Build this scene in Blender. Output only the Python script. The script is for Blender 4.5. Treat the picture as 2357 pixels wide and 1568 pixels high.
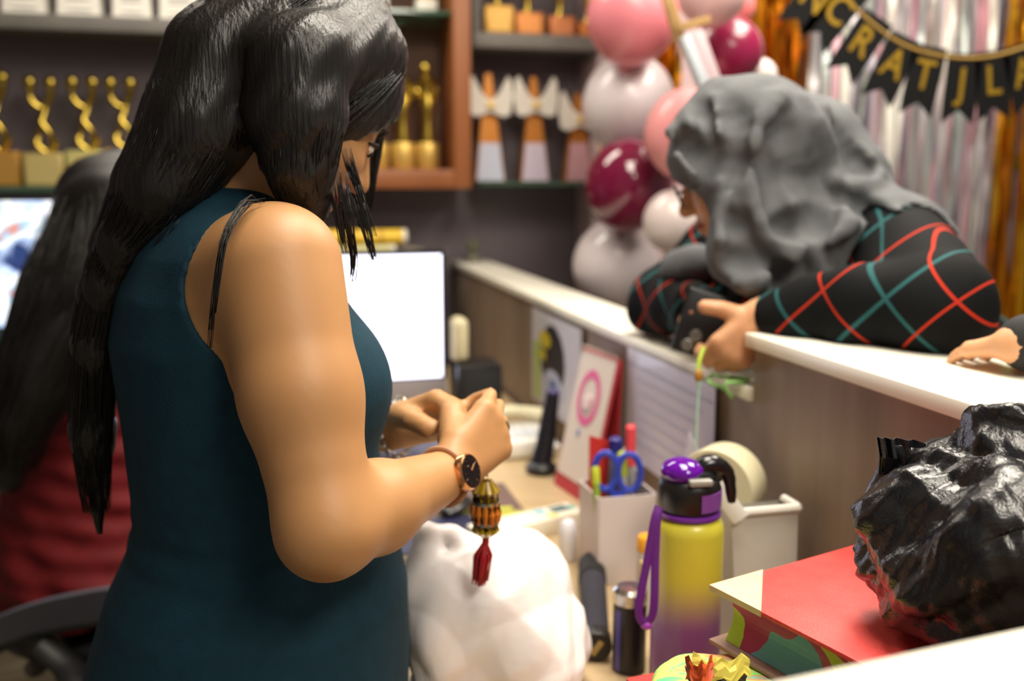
import bpy, bmesh, math, random
import numpy as np
from mathutils import Vector, Matrix, noise

random.seed(7); np.random.seed(7)
for o in list(bpy.data.objects): bpy.data.objects.remove(o)
sc = bpy.context.scene
COL = sc.collection

# ------------------------------------------------------------------ camera
FPX, CX, CY, CAMZ = 2200.0, 1178.5, 784.0, 1.36
PITCH = math.atan((784 - 425) / FPX)
cd = bpy.data.cameras.new('camera'); cam = bpy.data.objects.new('camera', cd); COL.objects.link(cam)
cd.sensor_width = 36.0; cd.lens = FPX / 2357 * 36.0
cam.location = (0, 0, CAMZ); cam.rotation_euler = (math.pi / 2 - PITCH, 0, 0)
cd.clip_start = 0.02
cd.dof.use_dof = True; cd.dof.focus_distance = 0.82; cd.dof.aperture_fstop = 3.2
sc.camera = cam

# ------------------------------------------------------------------ light
w = bpy.data.worlds.new('world'); sc.world = w; w.use_nodes = True
w.node_tree.nodes['Background'].inputs[0].default_value = (1.0, 0.93, 0.84, 1)
w.node_tree.nodes['Background'].inputs[1].default_value = 0.13
sc.view_settings.view_transform = 'Standard'; sc.view_settings.look = 'None'
sc.view_settings.exposure = 0.7; sc.view_settings.gamma = 1.0
CEIL = 2.70
PANELS = [  # x, y, size x, size y, watts
    (0.30, 1.15, 0.6, 1.2, 26.0),
    (1.15, 2.30, 0.6, 1.2, 27.0),
    (-0.75, 2.75, 1.2, 0.3, 13.0),
    (0.95, -0.55, 0.6, 1.2, 26.0),
]
def area(x, y, sx, sy, wts):
    l = bpy.data.lights.new('panel_light', 'AREA'); l.shape = 'RECTANGLE'; l.size = sx; l.size_y = sy
    l.energy = wts; l.color = (1.0, 0.92, 0.80)
    o = bpy.data.objects.new('panel_light', l); COL.objects.link(o); o.location = (x, y, CEIL - 0.035)
    return o
for a in PANELS: area(*a)

# ------------------------------------------------------------------ frames
SP, CP = math.sin(PITCH), math.cos(PITCH)
def ray(px, py):
    xc = (px - CX) / FPX; yc = (CY - py) / FPX
    return np.array([xc, CP + yc * SP, -SP + yc * CP])
EYE = np.array([0, 0, CAMZ])
def P(px, py, Y): d = ray(px, py); return EYE + d * (Y / d[1])
def Pz(px, py, z): d = ray(px, py); return EYE + d * ((z - CAMZ) / d[2])
def V(*a): return np.array(a, float)
def nrm(a): a = np.asarray(a, float); return a / np.linalg.norm(a)
def Rz(deg):
    a = math.radians(deg); c, s = math.cos(a), math.sin(a)
    return np.array([[c, -s, 0], [s, c, 0], [0, 0, 1.0]])
def frame(z, x=None):          # columns x,y,z
    z = nrm(z)
    if x is None: x = V(1, 0, 0) if abs(z[0]) < .8 else V(0, 1, 0)
    x = np.asarray(x, float); x = nrm(x - z * np.dot(x, z)); y = np.cross(z, x)
    return np.column_stack([x, y, z])

# ------------------------------------------------------------------ materials
def lin(c):
    c = np.array(c, float) / 255
    return tuple(np.where(c <= .04045, c / 12.92, ((c + .055) / 1.055) ** 2.4)) + (1.0,)
MATS = {}
def M(name, col, rough=.5, metal=0., col2=None, scale=20., stretch=(1, 1, 1), bump=0., bscale=None, trans=0., coat=0., emit=0., sss=0., spec=.5, detail=3., alpha=1., sheen=0.):
    if name in MATS: return MATS[name]
    m = bpy.data.materials.new(name); m.use_nodes = True; nt = m.node_tree; b = nt.nodes['Principled BSDF']
    b.inputs['Base Color'].default_value = lin(col); b.inputs['Roughness'].default_value = rough
    b.inputs['Metallic'].default_value = metal; b.inputs['Transmission Weight'].default_value = trans
    b.inputs['Coat Weight'].default_value = coat; b.inputs['Specular IOR Level'].default_value = spec
    b.inputs['Alpha'].default_value = alpha; b.inputs['Sheen Weight'].default_value = sheen
    if emit: b.inputs['Emission Color'].default_value = lin(col); b.inputs['Emission Strength'].default_value = emit
    if sss:
        b.inputs['Subsurface Weight'].default_value = sss; b.inputs['Subsurface Radius'].default_value = (1, .35, .2); b.inputs['Subsurface Scale'].default_value = .008
    if col2 is not None or bump:
        tc = nt.nodes.new('ShaderNodeTexCoord'); mp = nt.nodes.new('ShaderNodeMapping'); mp.inputs['Scale'].default_value = stretch
        nt.links.new(tc.outputs['Object'], mp.inputs['Vector'])
    if col2 is not None:
        n = nt.nodes.new('ShaderNodeTexNoise'); n.inputs['Scale'].default_value = scale; n.inputs['Detail'].default_value = detail
        nt.links.new(mp.outputs[0], n.inputs['Vector'])
        r = nt.nodes.new('ShaderNodeValToRGB'); r.color_ramp.elements[0].position = .35; r.color_ramp.elements[1].position = .65
        r.color_ramp.elements[0].color = lin(col); r.color_ramp.elements[1].color = lin(col2)
        nt.links.new(n.outputs['Fac'], r.inputs[0]); nt.links.new(r.outputs[0], b.inputs['Base Color'])
    if bump:
        n2 = nt.nodes.new('ShaderNodeTexNoise'); n2.inputs['Scale'].default_value = bscale or scale; n2.inputs['Detail'].default_value = 4
        nt.links.new(mp.outputs[0], n2.inputs['Vector'])
        bp = nt.nodes.new('ShaderNodeBump'); bp.inputs['Strength'].default_value = bump; bp.inputs['Distance'].default_value = .01
        nt.links.new(n2.outputs['Fac'], bp.inputs['Height']); nt.links.new(bp.outputs[0], b.inputs['Normal'])
    MATS[name] = m; return m
def nodes_of(m): return m.node_tree, m.node_tree.nodes['Principled BSDF']
def ramp_mat(name, stops, scale, rough=.5, stretch=(1, 1, 1), detail=2., rot=(0, 0, 0), emit=0., const=False, distort=0.):
    """noise mapped through a colour ramp: prints, tie-dye, screens"""
    if name in MATS: return MATS[name]
    m = M(name, (128, 128, 128), rough); nt, b = nodes_of(m)
    tc = nt.nodes.new('ShaderNodeTexCoord'); mp = nt.nodes.new('ShaderNodeMapping'); mp.inputs['Scale'].default_value = stretch; mp.inputs['Rotation'].default_value = rot
    n = nt.nodes.new('ShaderNodeTexNoise'); n.inputs['Scale'].default_value = scale; n.inputs['Detail'].default_value = detail; n.inputs['Distortion'].default_value = distort
    r = nt.nodes.new('ShaderNodeValToRGB'); e = r.color_ramp.elements
    if const: r.color_ramp.interpolation = 'CONSTANT'
    while len(e) < len(stops): e.new(.5)
    for k, (p, c) in enumerate(stops): e[k].position = p; e[k].color = lin(c)
    nt.links.new(tc.outputs['Object'], mp.inputs['Vector']); nt.links.new(mp.outputs[0], n.inputs['Vector']); nt.links.new(n.outputs['Fac'], r.inputs[0])
    nt.links.new(r.outputs[0], b.inputs['Base Color'])
    if emit: nt.links.new(r.outputs[0], b.inputs['Emission Color']); b.inputs['Emission Strength'].default_value = emit
    return m
def zgrad_mat(name, z0, z1, ca, cb, rough=.4, coat=0.):
    m = M(name, ca, rough, coat=coat); nt, b = nodes_of(m)
    tc = nt.nodes.new('ShaderNodeTexCoord'); sx = nt.nodes.new('ShaderNodeSeparateXYZ'); mr = nt.nodes.new('ShaderNodeMapRange')
    mr.inputs['From Min'].default_value = z0; mr.inputs['From Max'].default_value = z1; mr.interpolation_type = 'SMOOTHSTEP'
    r = nt.nodes.new('ShaderNodeValToRGB'); r.color_ramp.elements[0].color = lin(ca); r.color_ramp.elements[1].color = lin(cb)
    nt.links.new(tc.outputs['Object'], sx.inputs[0]); nt.links.new(sx.outputs['Z'], mr.inputs[0]); nt.links.new(mr.outputs[0], r.inputs[0]); nt.links.new(r.outputs[0], b.inputs['Base Color'])
    return m
def plaid_mat(name):
    m = M(name, (11, 12, 14), .85, spec=.15); nt, b = nodes_of(m)
    at = nt.nodes.new('ShaderNodeAttribute'); at.attribute_name = 'plaid'; sx = nt.nodes.new('ShaderNodeSeparateXYZ'); nt.links.new(at.outputs['Vector'], sx.inputs[0])
    def mth(op, a, bb=None):
        n = nt.nodes.new('ShaderNodeMath'); n.operation = op
        for k, q in enumerate((a, bb)):
            if q is None: continue
            if isinstance(q, (int, float)): n.inputs[k].default_value = q
            else: nt.links.new(q, n.inputs[k])
        return n.outputs[0]
    def lines(ax, per, off, wd):
        t = mth('FRACT', mth('ADD', mth('MULTIPLY', sx.outputs[ax], 1 / per), off))
        return mth('LESS_THAN', mth('ABSOLUTE', mth('SUBTRACT', t, .5)), wd / per / 2)
    col = None
    for mask, c in ((mth('MAXIMUM', lines('X', .125, .15, .0056), lines('Y', .125, .3, .0056)), (36, 82, 84)),
                    (mth('MAXIMUM', lines('X', .125, .62, .0036), lines('Y', .125, .8, .0036)), (168, 44, 24))):
        mx = nt.nodes.new('ShaderNodeMix'); mx.data_type = 'RGBA'
        nt.links.new(mask, mx.inputs[0])
        if col is None: mx.inputs[6].default_value = lin((11, 12, 14))
        else: nt.links.new(col, mx.inputs[6])
        mx.inputs[7].default_value = lin(c); col = mx.outputs[2]
    nt.links.new(col, b.inputs['Base Color'])
    return m

# ------------------------------------------------------------------ mesh builder
class MB:
    def __init__(s): s.v = []; s.f = []
    def add(s, vs, fs):
        o = len(s.v); s.v.extend([tuple(map(float, q)) for q in vs]); s.f.extend([tuple(i + o for i in f) for f in fs]); return s
    def box(s, c, size, R=None, bev=0., seg=2):
        bm = bmesh.new(); bmesh.ops.create_cube(bm, size=1.0)
        for q in bm.verts: q.co = Vector((q.co.x * size[0], q.co.y * size[1], q.co.z * size[2]))
        if bev: bmesh.ops.bevel(bm, geom=bm.edges[:], offset=bev, segments=seg, profile=.5, affect='EDGES')
        bm.verts.index_update(); vs = np.array([q.co[:] for q in bm.verts]); fs = [[q.index for q in f.verts] for f in bm.faces]; bm.free()
        if R is not None: vs = vs @ np.asarray(R).T
        return s.add(vs + np.asarray(c), fs)
    def lathe(s, prof, c=(0, 0, 0), R=None, n=28, sx=1., sy=1.):
        vs = []; fs = []
        for (r, z) in prof:
            for k in range(n):
                a = 2 * math.pi * k / n; vs.append((r * math.cos(a) * sx, r * math.sin(a) * sy, z))
        for i in range(len(prof) - 1):
            for k in range(n):
                k2 = (k + 1) % n; fs.append((i * n + k, i * n + k2, (i + 1) * n + k2, (i + 1) * n + k))
        if prof[0][0] > 1e-6: fs.append(tuple(reversed(range(n))))
        if prof[-1][0] > 1e-6: fs.append(tuple(range((len(prof) - 1) * n, len(prof) * n)))
        vs = np.array(vs)
        if R is not None: vs = vs @ np.asarray(R).T
        return s.add(vs + np.asarray(c), fs)
    def tube(s, path, r, n=8, flat=1.0, up=None):
        path = [np.asarray(p, float) for p in path]; m = len(path); vs = []; fs = []
        rr = r if hasattr(r, '__len__') else [r] * m
        ref = V(0, 0, 1) if up is None else np.asarray(up, float)
        for i, p in enumerate(path):
            t = nrm(path[min(i + 1, m - 1)] - path[max(i - 1, 0)] + 1e-9)
            x = np.cross(t, ref)
            if np.linalg.norm(x) < 1e-3: x = np.cross(t, V(1, .3, 0))
            x = nrm(x); y = np.cross(x, t)
            for k in range(n):
                a = 2 * math.pi * k / n; vs.append(p + x * math.cos(a) * rr[i] + y * math.sin(a) * rr[i] * flat)
        for i in range(m - 1):
            for k in range(n):
                k2 = (k + 1) % n; fs.append((i * n + k, i * n + k2, (i + 1) * n + k2, (i + 1) * n + k))
        fs.append(tuple(reversed(range(n)))); fs.append(tuple(range((m - 1) * n, m * n)))
        return s.add(vs, fs)
    def prism(s, poly, h, o=(0, 0, 0), R=None):
        n = len(poly); vs = [(x, y, 0) for x, y in poly] + [(x, y, h) for x, y in poly]
        fs = [tuple(reversed(range(n))), tuple(range(n, 2 * n))] + [(k, (k + 1) % n, n + (k + 1) % n, n + k) for k in range(n)]
        vs = np.array(vs, float)
        if R is not None: vs = vs @ np.asarray(R).T
        return s.add(vs + np.asarray(o), fs)
    def ell(s, c, rad, R=None, n=24, m=14):
        vs = [(0, 0, -1)]; fs = []
        for j in range(1, m):
            t = -math.pi / 2 + math.pi * j / m
            for k in range(n):
                a = 2 * math.pi * k / n; vs.append((math.cos(t) * math.cos(a), math.cos(t) * math.sin(a), math.sin(t)))
        vs.append((0, 0, 1)); top = len(vs) - 1
        for k in range(n):
            k2 = (k + 1) % n; fs.append((0, 1 + k2, 1 + k)); fs.append((top, 1 + (m - 2) * n + k, 1 + (m - 2) * n + k2))
            for j in range(m - 2): fs.append((1 + j * n + k, 1 + j * n + k2, 1 + (j + 1) * n + k2, 1 + (j + 1) * n + k))
        vs = np.array(vs) * np.asarray(rad)
        if R is not None: vs = vs @ np.asarray(R).T
        return s.add(vs + np.asarray(c), fs)
    def sheet(s, grid, thick, nvec):      # grid[i][j] points, given thickness
        g = np.array(grid); a, b = g.shape[:2]; nv = np.asarray(nvec) * thick
        vs = list(g.reshape(-1, 3)) + list(g.reshape(-1, 3) - nv); fs = []; o = a * b
        for i in range(a - 1):
            for j in range(b - 1):
                q = (i * b + j, i * b + j + 1, (i + 1) * b + j + 1, (i + 1) * b + j); fs.append(q); fs.append(tuple(o + k for k in reversed(q)))
        for i in range(a - 1):
            fs.append((i * b, (i + 1) * b, o + (i + 1) * b, o + i * b)); e = b - 1
            fs.append(((i + 1) * b + e, i * b + e, o + i * b + e, o + (i + 1) * b + e))
        for j in range(b - 1):
            fs.append((j + 1, j, o + j, o + j + 1)); e = (a - 1) * b
            fs.append((e + j, e + j + 1, o + e + j + 1, o + e + j))
        return s.add(vs, fs)

def root(name, label, cat, loc, group=None):
    o = bpy.data.objects.new(name, None); COL.objects.link(o); o.location = tuple(loc); o.empty_display_size = .05
    o['label'] = label; o['category'] = cat
    if group: o['group'] = group
    return o
def top_of(o):
    while o.parent: o = o.parent
    return o
def finish(name, verts, faces, mat, parent, smooth, angle):
    me = bpy.data.meshes.new(name)
    vs = np.asarray(verts, float)
    if parent is not None: org = np.array(top_of(parent).location)
    else: org = np.array([(vs[:, 0].min() + vs[:, 0].max()) / 2, (vs[:, 1].min() + vs[:, 1].max()) / 2, vs[:, 2].min()])
    me.from_pydata([tuple(q) for q in (vs - org)], [], faces) if isinstance(faces, list) else fastmesh(me, vs - org, faces)
    me.materials.append(mat)
    if smooth:
        me.polygons.foreach_set('use_smooth', [True] * len(me.polygons))
        if angle: me.set_sharp_from_angle(angle=math.radians(angle))
    me.update()
    o = bpy.data.objects.new(name, me); COL.objects.link(o)
    if parent is not None: o.parent = parent
    else: o.location = tuple(org)
    return o
def fastmesh(me, v, q):
    n = len(q); me.vertices.add(len(v)); me.vertices.foreach_set('co', v.astype(np.float32).ravel())
    me.loops.add(n * 4); me.loops.foreach_set('vertex_index', q.astype(np.int32).ravel())
    me.polygons.add(n); me.polygons.foreach_set('loop_start', np.arange(0, n * 4, 4, dtype=np.int32))
    me.update(calc_edges=True); me.validate()
def part(name, mb, mat, parent, smooth=True, angle=40, label=None):
    o = finish(name, mb.v, mb.f, mat, parent, smooth, angle)
    if label: o['label'] = label
    return o
def thing(name, mb, mat, label, cat, group=None, smooth=True, angle=40):
    o = finish(name, mb.v, mb.f, mat, None, smooth, angle); o['label'] = label; o['category'] = cat
    if group: o['group'] = group
    return o
def struct(name, mb, mat, parent=None):
    o = finish(name, mb.v, mb.f, mat, parent, False, 0)
    if parent is None: o['kind'] = 'structure'
    return o

# ------------------------------------------------------------------ signed distance modelling (bodies, cloth, bags)
def smin(a, b, k):
    h = np.clip(.5 + .5 * (b - a) / k, 0, 1); return b + (a - b) * h - k * h * (1 - h)
def smax(a, b, k): return -smin(-a, -b, k)
def rc(p, a, b, ra, rb):
    a = np.asarray(a, np.float32); ab = np.asarray(b, np.float32) - a; d = p - a
    t = np.clip(d @ ab / max(float(ab @ ab), 1e-12), 0, 1)
    return np.linalg.norm(d - t[:, None] * ab, axis=1) - (ra + (rb - ra) * t)
def sell(p, c, rad, R=None):
    q = p - np.asarray(c, np.float32)
    if R is not None: q = q @ np.asarray(R, np.float32)
    rad = np.asarray(rad, np.float32); k0 = np.linalg.norm(q / rad, axis=1); k1 = np.linalg.norm(q / rad ** 2, axis=1) + 1e-9
    return k0 * (k0 - 1) / k1
def chain(p, pts, rs, k=.01):
    d = None
    for i in range(len(pts) - 1):
        e = rc(p, pts[i], pts[i + 1], rs[i], rs[i + 1]); d = e if d is None else smin(d, e, k)
    return d
def loft(p, C, fv, rv, tab):
    tab = np.array(tab); q = p - np.array([C[0], C[1], 0], np.float32)
    z = p[:, 2]; af = np.interp(z, tab[:, 0], tab[:, 1]); ar = np.interp(z, tab[:, 0], tab[:, 2]); cf = np.interp(z, tab[:, 0], tab[:, 3])
    a = q @ np.asarray(fv, np.float32) - cf; b = q @ np.asarray(rv, np.float32)
    k0 = np.sqrt((a / af) ** 2 + (b / ar) ** 2); k1 = np.sqrt((a / af ** 2) ** 2 + (b / ar ** 2) ** 2) + 1e-9
    d = k0 * (k0 - 1) / k1; d = np.where(k0 < .2, -np.minimum(af, ar) * .8, d)
    return smax(smax(d, tab[0, 0] - z, .02), z - tab[-1, 0], .02)
def sdf_mesh(f, lo, hi, h, B=6, relax=0):
    lo = np.asarray(lo, float); hi = np.asarray(hi, float)
    nb = np.maximum(1, np.ceil((hi - lo) / (h * B)).astype(int)); n = nb * B
    cx = [lo[k] + (np.arange(nb[k]) + .5) * h * B for k in range(3)]
    G = np.stack(np.meshgrid(*cx, indexing='ij'), -1).reshape(-1, 3).astype(np.float32)
    c = f(G).reshape(nb); act = np.abs(c) < h * B * 1.45
    vals = np.repeat(np.repeat(np.repeat(np.where(c < 0, -1., 1.).astype(np.float32), B, 0), B, 1), B, 2)
    ii = np.argwhere(act); off = np.stack(np.meshgrid(*[np.arange(B)] * 3, indexing='ij'), -1).reshape(-1, 3)
    for s0 in range(0, len(ii), 1500):
        idx = (ii[s0:s0 + 1500, None, :] * B + off[None]).reshape(-1, 3)
        vals[idx[:, 0], idx[:, 1], idx[:, 2]] = f((lo + (idx + .5) * h).astype(np.float32))
    s = vals < 0
    cnt = sum(s[i:n[0] - 1 + i, j:n[1] - 1 + j, k:n[2] - 1 + k].astype(np.int8) for i in (0, 1) for j in (0, 1) for k in (0, 1))
    cells = np.argwhere((cnt > 0) & (cnt < 8)); ci, cj, ck = cells.T
    ID = -np.ones(n - 1, np.int64); ID[ci, cj, ck] = np.arange(len(cells))
    acc = np.zeros((len(cells), 3)); num = np.zeros(len(cells))
    cor = [(i, j, k) for i in (0, 1) for j in (0, 1) for k in (0, 1)]
    for a in cor:
        for ax in range(3):
            if a[ax]: continue
            b = list(a); b[ax] = 1
            va = vals[ci + a[0], cj + a[1], ck + a[2]]; vb = vals[ci + b[0], cj + b[1], ck + b[2]]
            m = (va < 0) != (vb < 0); t = np.where(m, va / np.where(m, va - vb, 1), 0)
            pt = np.tile(np.array(a, float), (len(cells), 1)); pt[:, ax] = t
            acc[m] += pt[m]; num[m] += 1
    vs = lo + (cells + .5 + acc / num[:, None]) * h
    quads = []
    for ax in range(3):
        u, w2 = (ax + 1) % 3, (ax + 2) % 3
        sl0 = [slice(None)] * 3; sl1 = [slice(None)] * 3; sl0[ax] = slice(0, -1); sl1[ax] = slice(1, None)
        d = np.argwhere(s[tuple(sl0)] != s[tuple(sl1)]); d = d[(d[:, u] > 0) & (d[:, w2] > 0) & (d[:, u] < n[u] - 1) & (d[:, w2] < n[w2] - 1)]
        if not len(d): continue
        q = []
        for du, dw in ((-1, -1), (0, -1), (0, 0), (-1, 0)):
            e = d.copy(); e[:, u] += du; e[:, w2] += dw; q.append(ID[e[:, 0], e[:, 1], e[:, 2]])
        q = np.stack(q, 1); flip = ~s[d[:, 0], d[:, 1], d[:, 2]]; q[flip] = q[flip][:, ::-1]
        quads.append(q)
    q = np.concatenate(quads); q = q[(q >= 0).all(1)]
    for _ in range(relax):
        sm = np.zeros_like(vs); ct = np.zeros(len(vs))
        for a, b in ((0, 1), (1, 2), (2, 3), (3, 0)):
            np.add.at(sm, q[:, a], vs[q[:, b]]); np.add.at(ct, q[:, a], 1); np.add.at(sm, q[:, b], vs[q[:, a]]); np.add.at(ct, q[:, b], 1)
        vs = vs * .5 + .5 * sm / np.maximum(ct, 1)[:, None]
    return vs, q
def normals(v, q):
    n = np.cross(v[q[:, 2]] - v[q[:, 0]], v[q[:, 3]] - v[q[:, 1]]); vn = np.zeros_like(v)
    for k in range(4): np.add.at(vn, q[:, k], n)
    return vn / (np.linalg.norm(vn, axis=1, keepdims=True) + 1e-12)
def spart(name, vq, mat, parent, label=None):
    o = finish(name, vq[0], vq[1], mat, parent, True, 0)
    if label: o['label'] = label
    return o
def march(f, px, py, y0=.5, y1=2.6, n=500):
    d = ray(px, py); ys = np.linspace(y0, y1, n); pts = EYE + d[None] * (ys / d[1])[:, None]
    v = f(pts.astype(np.float32)); k = np.argmax(v < 0)
    return pts[k] if v[k] < 0 else None
def spline(pts, n):
    pts = np.array(pts, float); m = len(pts); t = np.linspace(0, m - 1, n); out = []
    for x in t:
        i = min(int(x), m - 2); u = x - i; p0 = pts[max(i - 1, 0)]; p1 = pts[i]; p2 = pts[i + 1]; p3 = pts[min(i + 2, m - 1)]
        out.append(.5 * ((2 * p1) + (-p0 + p2) * u + (2 * p0 - 5 * p1 + 4 * p2 - p3) * u * u + (-p0 + 3 * p1 - 3 * p2 + p3) * u ** 3))
    return np.array(out)
def hand(w, d, n, thumb_side, curls, L=1.0, thumb=None, spread=1.0, fl=(.040, .025, .020), tl=(.042, .032)):
    """capsules of a hand: w wrist, d to the knuckles, n out of the back of the hand, thumb_side +-1"""
    d = nrm(d); n = nrm(n - d * np.dot(n, d)); s = np.cross(d, n) * thumb_side
    palm = []; fing = []
    offs = (.029, .010, -.009, -.026); ln = (.96, 1.05, 1.0, .8); kn = (.078, .082, .078, .070)
    for i in range(4):
        k = w + d * kn[i] * L + s * offs[i] * L * spread; palm.append((w + s * offs[i] * .6 * L + d * .008, k, .0165 * L, .0125 * L))
        c = curls[i]; p = k; a = 0
        for j in range(3):
            a += c[j]; dd = d * math.cos(math.radians(a)) - n * math.sin(math.radians(a))
            e = p + dd * fl[j] * ln[i] * L; fing.append((p, e, (.0102 - .0012 * j) * L, (.0092 - .0012 * j) * L)); p = e
    tb = w + d * .022 * L + s * .024 * L - n * .006 * L
    t = thumb or ((.75, .6, -.25), (.9, .3, -.4))
    p = tb; tr = (.0165, .0135, .0118, .0098)
    fing.append((w + s * .012 * L, tb, .015 * L, .0155 * L))
    for j in range(2):
        dd = nrm(d * t[j][0] + s * t[j][1] + n * t[j][2]); e = p + dd * tl[j] * L; fing.append((p, e, tr[j] * L, tr[j + 1] * L)); p = e
    return palm, fing
def hand_sdf(p, pf):
    d = None
    for q in pf[0]: e = rc(p, *q); d = e if d is None else smin(d, e, .012)
    fd = None
    for q in pf[1]: e = rc(p, *q); fd = e if fd is None else np.minimum(fd, e)
    return smin(d, fd, .007)

# ================================================================== the room
AL = math.radians(14.0)
W0 = V(-.24, 3.75, 0); WU = V(math.cos(AL), math.sin(AL), 0); WN = V(math.sin(AL), -math.cos(AL), 0)
def wpt(s, n, z): return W0 + WU * s + WN * n + V(0, 0, z)
def wp(px, py, n):
    d = ray(px, py); t = (n - np.dot(EYE - W0, WN)) / np.dot(d, WN); return EYE + d * t
def ws(px, py, n): q = wp(px, py, n); return np.dot(q - W0, WU), q[2]
RW = np.column_stack([WU, -WN, V(0, 0, 1)])          # local x along wall, y into the wall
BE = math.radians(13.8)
CA = V(.344, 1.35, 0); CV = V(-math.sin(BE), math.cos(BE), 0); CU = V(math.cos(BE), math.sin(BE), 0)
def cpt(t, w_, z): return CA + CV * t + CU * w_ + V(0, 0, z)
RC = np.column_stack([CU, CV, V(0, 0, 1)])
ZL, ZU, ZD = 1.07, 1.15, .74

m_wall = M('wall_paint_mauve_grey', (112, 103, 108), .75, col2=(104, 95, 100), scale=3, bump=.05, bscale=80)
m_pinkwall = M('wall_paint_pale_pink', (196, 172, 174), .8, col2=(188, 164, 168), scale=2)
m_ceil = M('ceiling_white', (225, 222, 214), .9, col2=(220, 217, 208), scale=4)
m_floor = M('floor_underlay', (120, 110, 92), .8, col2=(110, 100, 84), scale=6)
m_plank = M('floor_plank_beige', (176, 163, 134), .45, col2=(140, 127, 100), scale=3, stretch=(1, 9, 1), detail=6)
m_white = M('ledge_white_laminate', (246, 243, 228), .35, col2=(243, 240, 224), scale=3)
m_panel = M('counter_grey_wood_grain', (150, 131, 114), .5, col2=(126, 108, 90), scale=5, stretch=(3, 3, .35), detail=6, bump=.05, bscale=60)
m_desk = M('desk_beige_laminate', (196, 172, 134), .4, col2=(182, 158, 120), scale=4, stretch=(1, 6, 1), detail=5)
m_glass = M('shelf_glass_green', (120, 165, 140), .05, trans=.75)
m_greyboard = M('shelf_board_grey', (108, 104, 98), .6, col2=(100, 96, 92), scale=8)
m_oak = M('cabinet_wood_orange', (150, 92, 50), .45, col2=(134, 78, 40), scale=5, stretch=(1, 1, .3), detail=6)
m_oakin = M('cabinet_inside_brown', (92, 58, 36), .6, col2=(80, 48, 30), scale=6, stretch=(1, 1, .3))
m_dark = M('black_plastic', (18, 18, 20), .4)
m_black = M('matte_black', (14, 14, 15), .7)
m_gold = M('gold_metal', (184, 158, 70), .28, 1.0)
m_goldflat = M('gold_plate', (214, 180, 96), .4, .6)
m_silver = M('brushed_silver', (190, 188, 182), .3, 1.0)

mb = MB().box((-.2, 1.9, -.02), (6.0, 7.0, .04)); floor = struct('floor', mb, m_floor)
me0 = None
k = 0
for i in range(16):
    for j in range(9):
        L_, Wd = .60, .148
        if me0 is None:
            q = MB().box((0, 0, .004), (L_ - .004, Wd - .004, .008), bev=.0012, seg=1)
            o = part('plank', q, m_plank, floor, smooth=False); me0 = o.data; o0 = o
            base = o.data
            bx = np.array([v.co[:] for v in base.vertices]); bx -= bx.mean(0)
            base.vertices.foreach_set('co', bx.astype(np.float32).ravel())
        else:
            o = bpy.data.objects.new('plank', me0); COL.objects.link(o); o.parent = floor
        loc = V(-2.45, 1.5, 0) + (Rz(30) @ V((j + .5 * (i % 2)) * .60 - 1.1, i * .15, 0))
        o.location = tuple(loc - np.array(floor.location) + V(0, 0, .0045)); o.rotation_euler = (0, 0, math.radians(30))
struct('ceiling', MB().box((-.2, 1.9, CEIL + .05), (6.0, 7.0, .1)), m_ceil)
mb = MB().box(wpt(-.4, -.05, CEIL / 2), (5.6, .1, CEIL), RW); struct('wall_back', mb, m_wall)
mb = MB().box((-2.75, 1.6, CEIL / 2), (.1, 5.0, CEIL)); struct('wall_left', mb, m_wall)
mb = MB().box(wpt(-.4, .008, .05), (5.6, .016, .10), RW); struct('baseboard_back', mb, M('baseboard_dark', (60, 54, 52), .6, col2=(56, 50, 48)))
# party wall in front of the back wall, on the right
PWN = .75
s0_, _ = ws(1492, 300, PWN)
mb = MB().box(wpt(s0_ + 1.6, PWN / 2 + .004, CEIL / 2), (3.2, PWN - .01, CEIL), RW); struct('wall_right', mb, m_pinkwall)
# ceiling lights (the lamps that light the room)
for (x, y, sx_, sy_, wts) in PANELS:
    r = root('ceiling_light', 'flat white ceiling light panel above the ' + {0.30: 'white desk counter', 1.15: 'customer side of the counter', -0.75: 'trophy shelves', 0.95: 'entrance side of the desk'}[x], 'ceiling light', (x, y, CEIL - .03))
    fr = MB()
    for q, s_ in (((sx_ / 2, 0), (.02, sy_ + .02)), ((-sx_ / 2, 0), (.02, sy_ + .02)), ((0, sy_ / 2), (sx_ + .02, .02)), ((0, -sy_ / 2), (sx_ + .02, .02))):
        fr.box((x + q[0], y + q[1], CEIL - .015), (s_[0], s_[1], .03))
    part('frame', fr, M('light_frame_white', (230, 230, 226), .5), r)
    part('diffuser', MB().box((x, y, CEIL - .012), (sx_ - .03, sy_ - .03, .012)), M('light_diffuser', (255, 240, 214), .5, emit=2.0), r)

# ------------------------------------------------------------------ reception counter
TEND = 2.43
r = root('reception_counter', 'grey wood grain reception counter with stepped white ledges around the desk', 'counter', cpt(0, .1, 0))
part('lower_panel', MB().box(cpt(TEND / 2, .065, (ZL - .02) / 2), (.12, TEND, ZL - .02), RC), m_panel, r, smooth=False)
part('lower_ledge', MB().box(cpt(TEND / 2, .068, ZL - .01), (.142, TEND, .02), RC, bev=.002), m_white, r, label='long white ledge')
part('upper_panel', MB().box(cpt(-.55, .125, (ZU - .02) / 2), (.24, 1.10, ZU - .02), RC), m_panel, r, smooth=False)
part('upper_ledge', MB().box(cpt(-.555, .13, ZU - .01), (.275, 1.13, .02), RC, bev=.002), m_white, r, label='raised white ledge')
N1 = Pz(1780, 1568, ZU); N2 = Pz(2357, 1445, ZU); nd = nrm(N2 - N1); nn = V(nd[1], -nd[0], 0)
RN = np.column_stack([nd, -nn, V(0, 0, 1)])
c0 = N1 + nd * .155
part('return_ledge', MB().box(c0 + nn * .115 - V(0, 0, .01), (.62, .23, .02), RN, bev=.002), m_white, r, label='white ledge across the open end')
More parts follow.
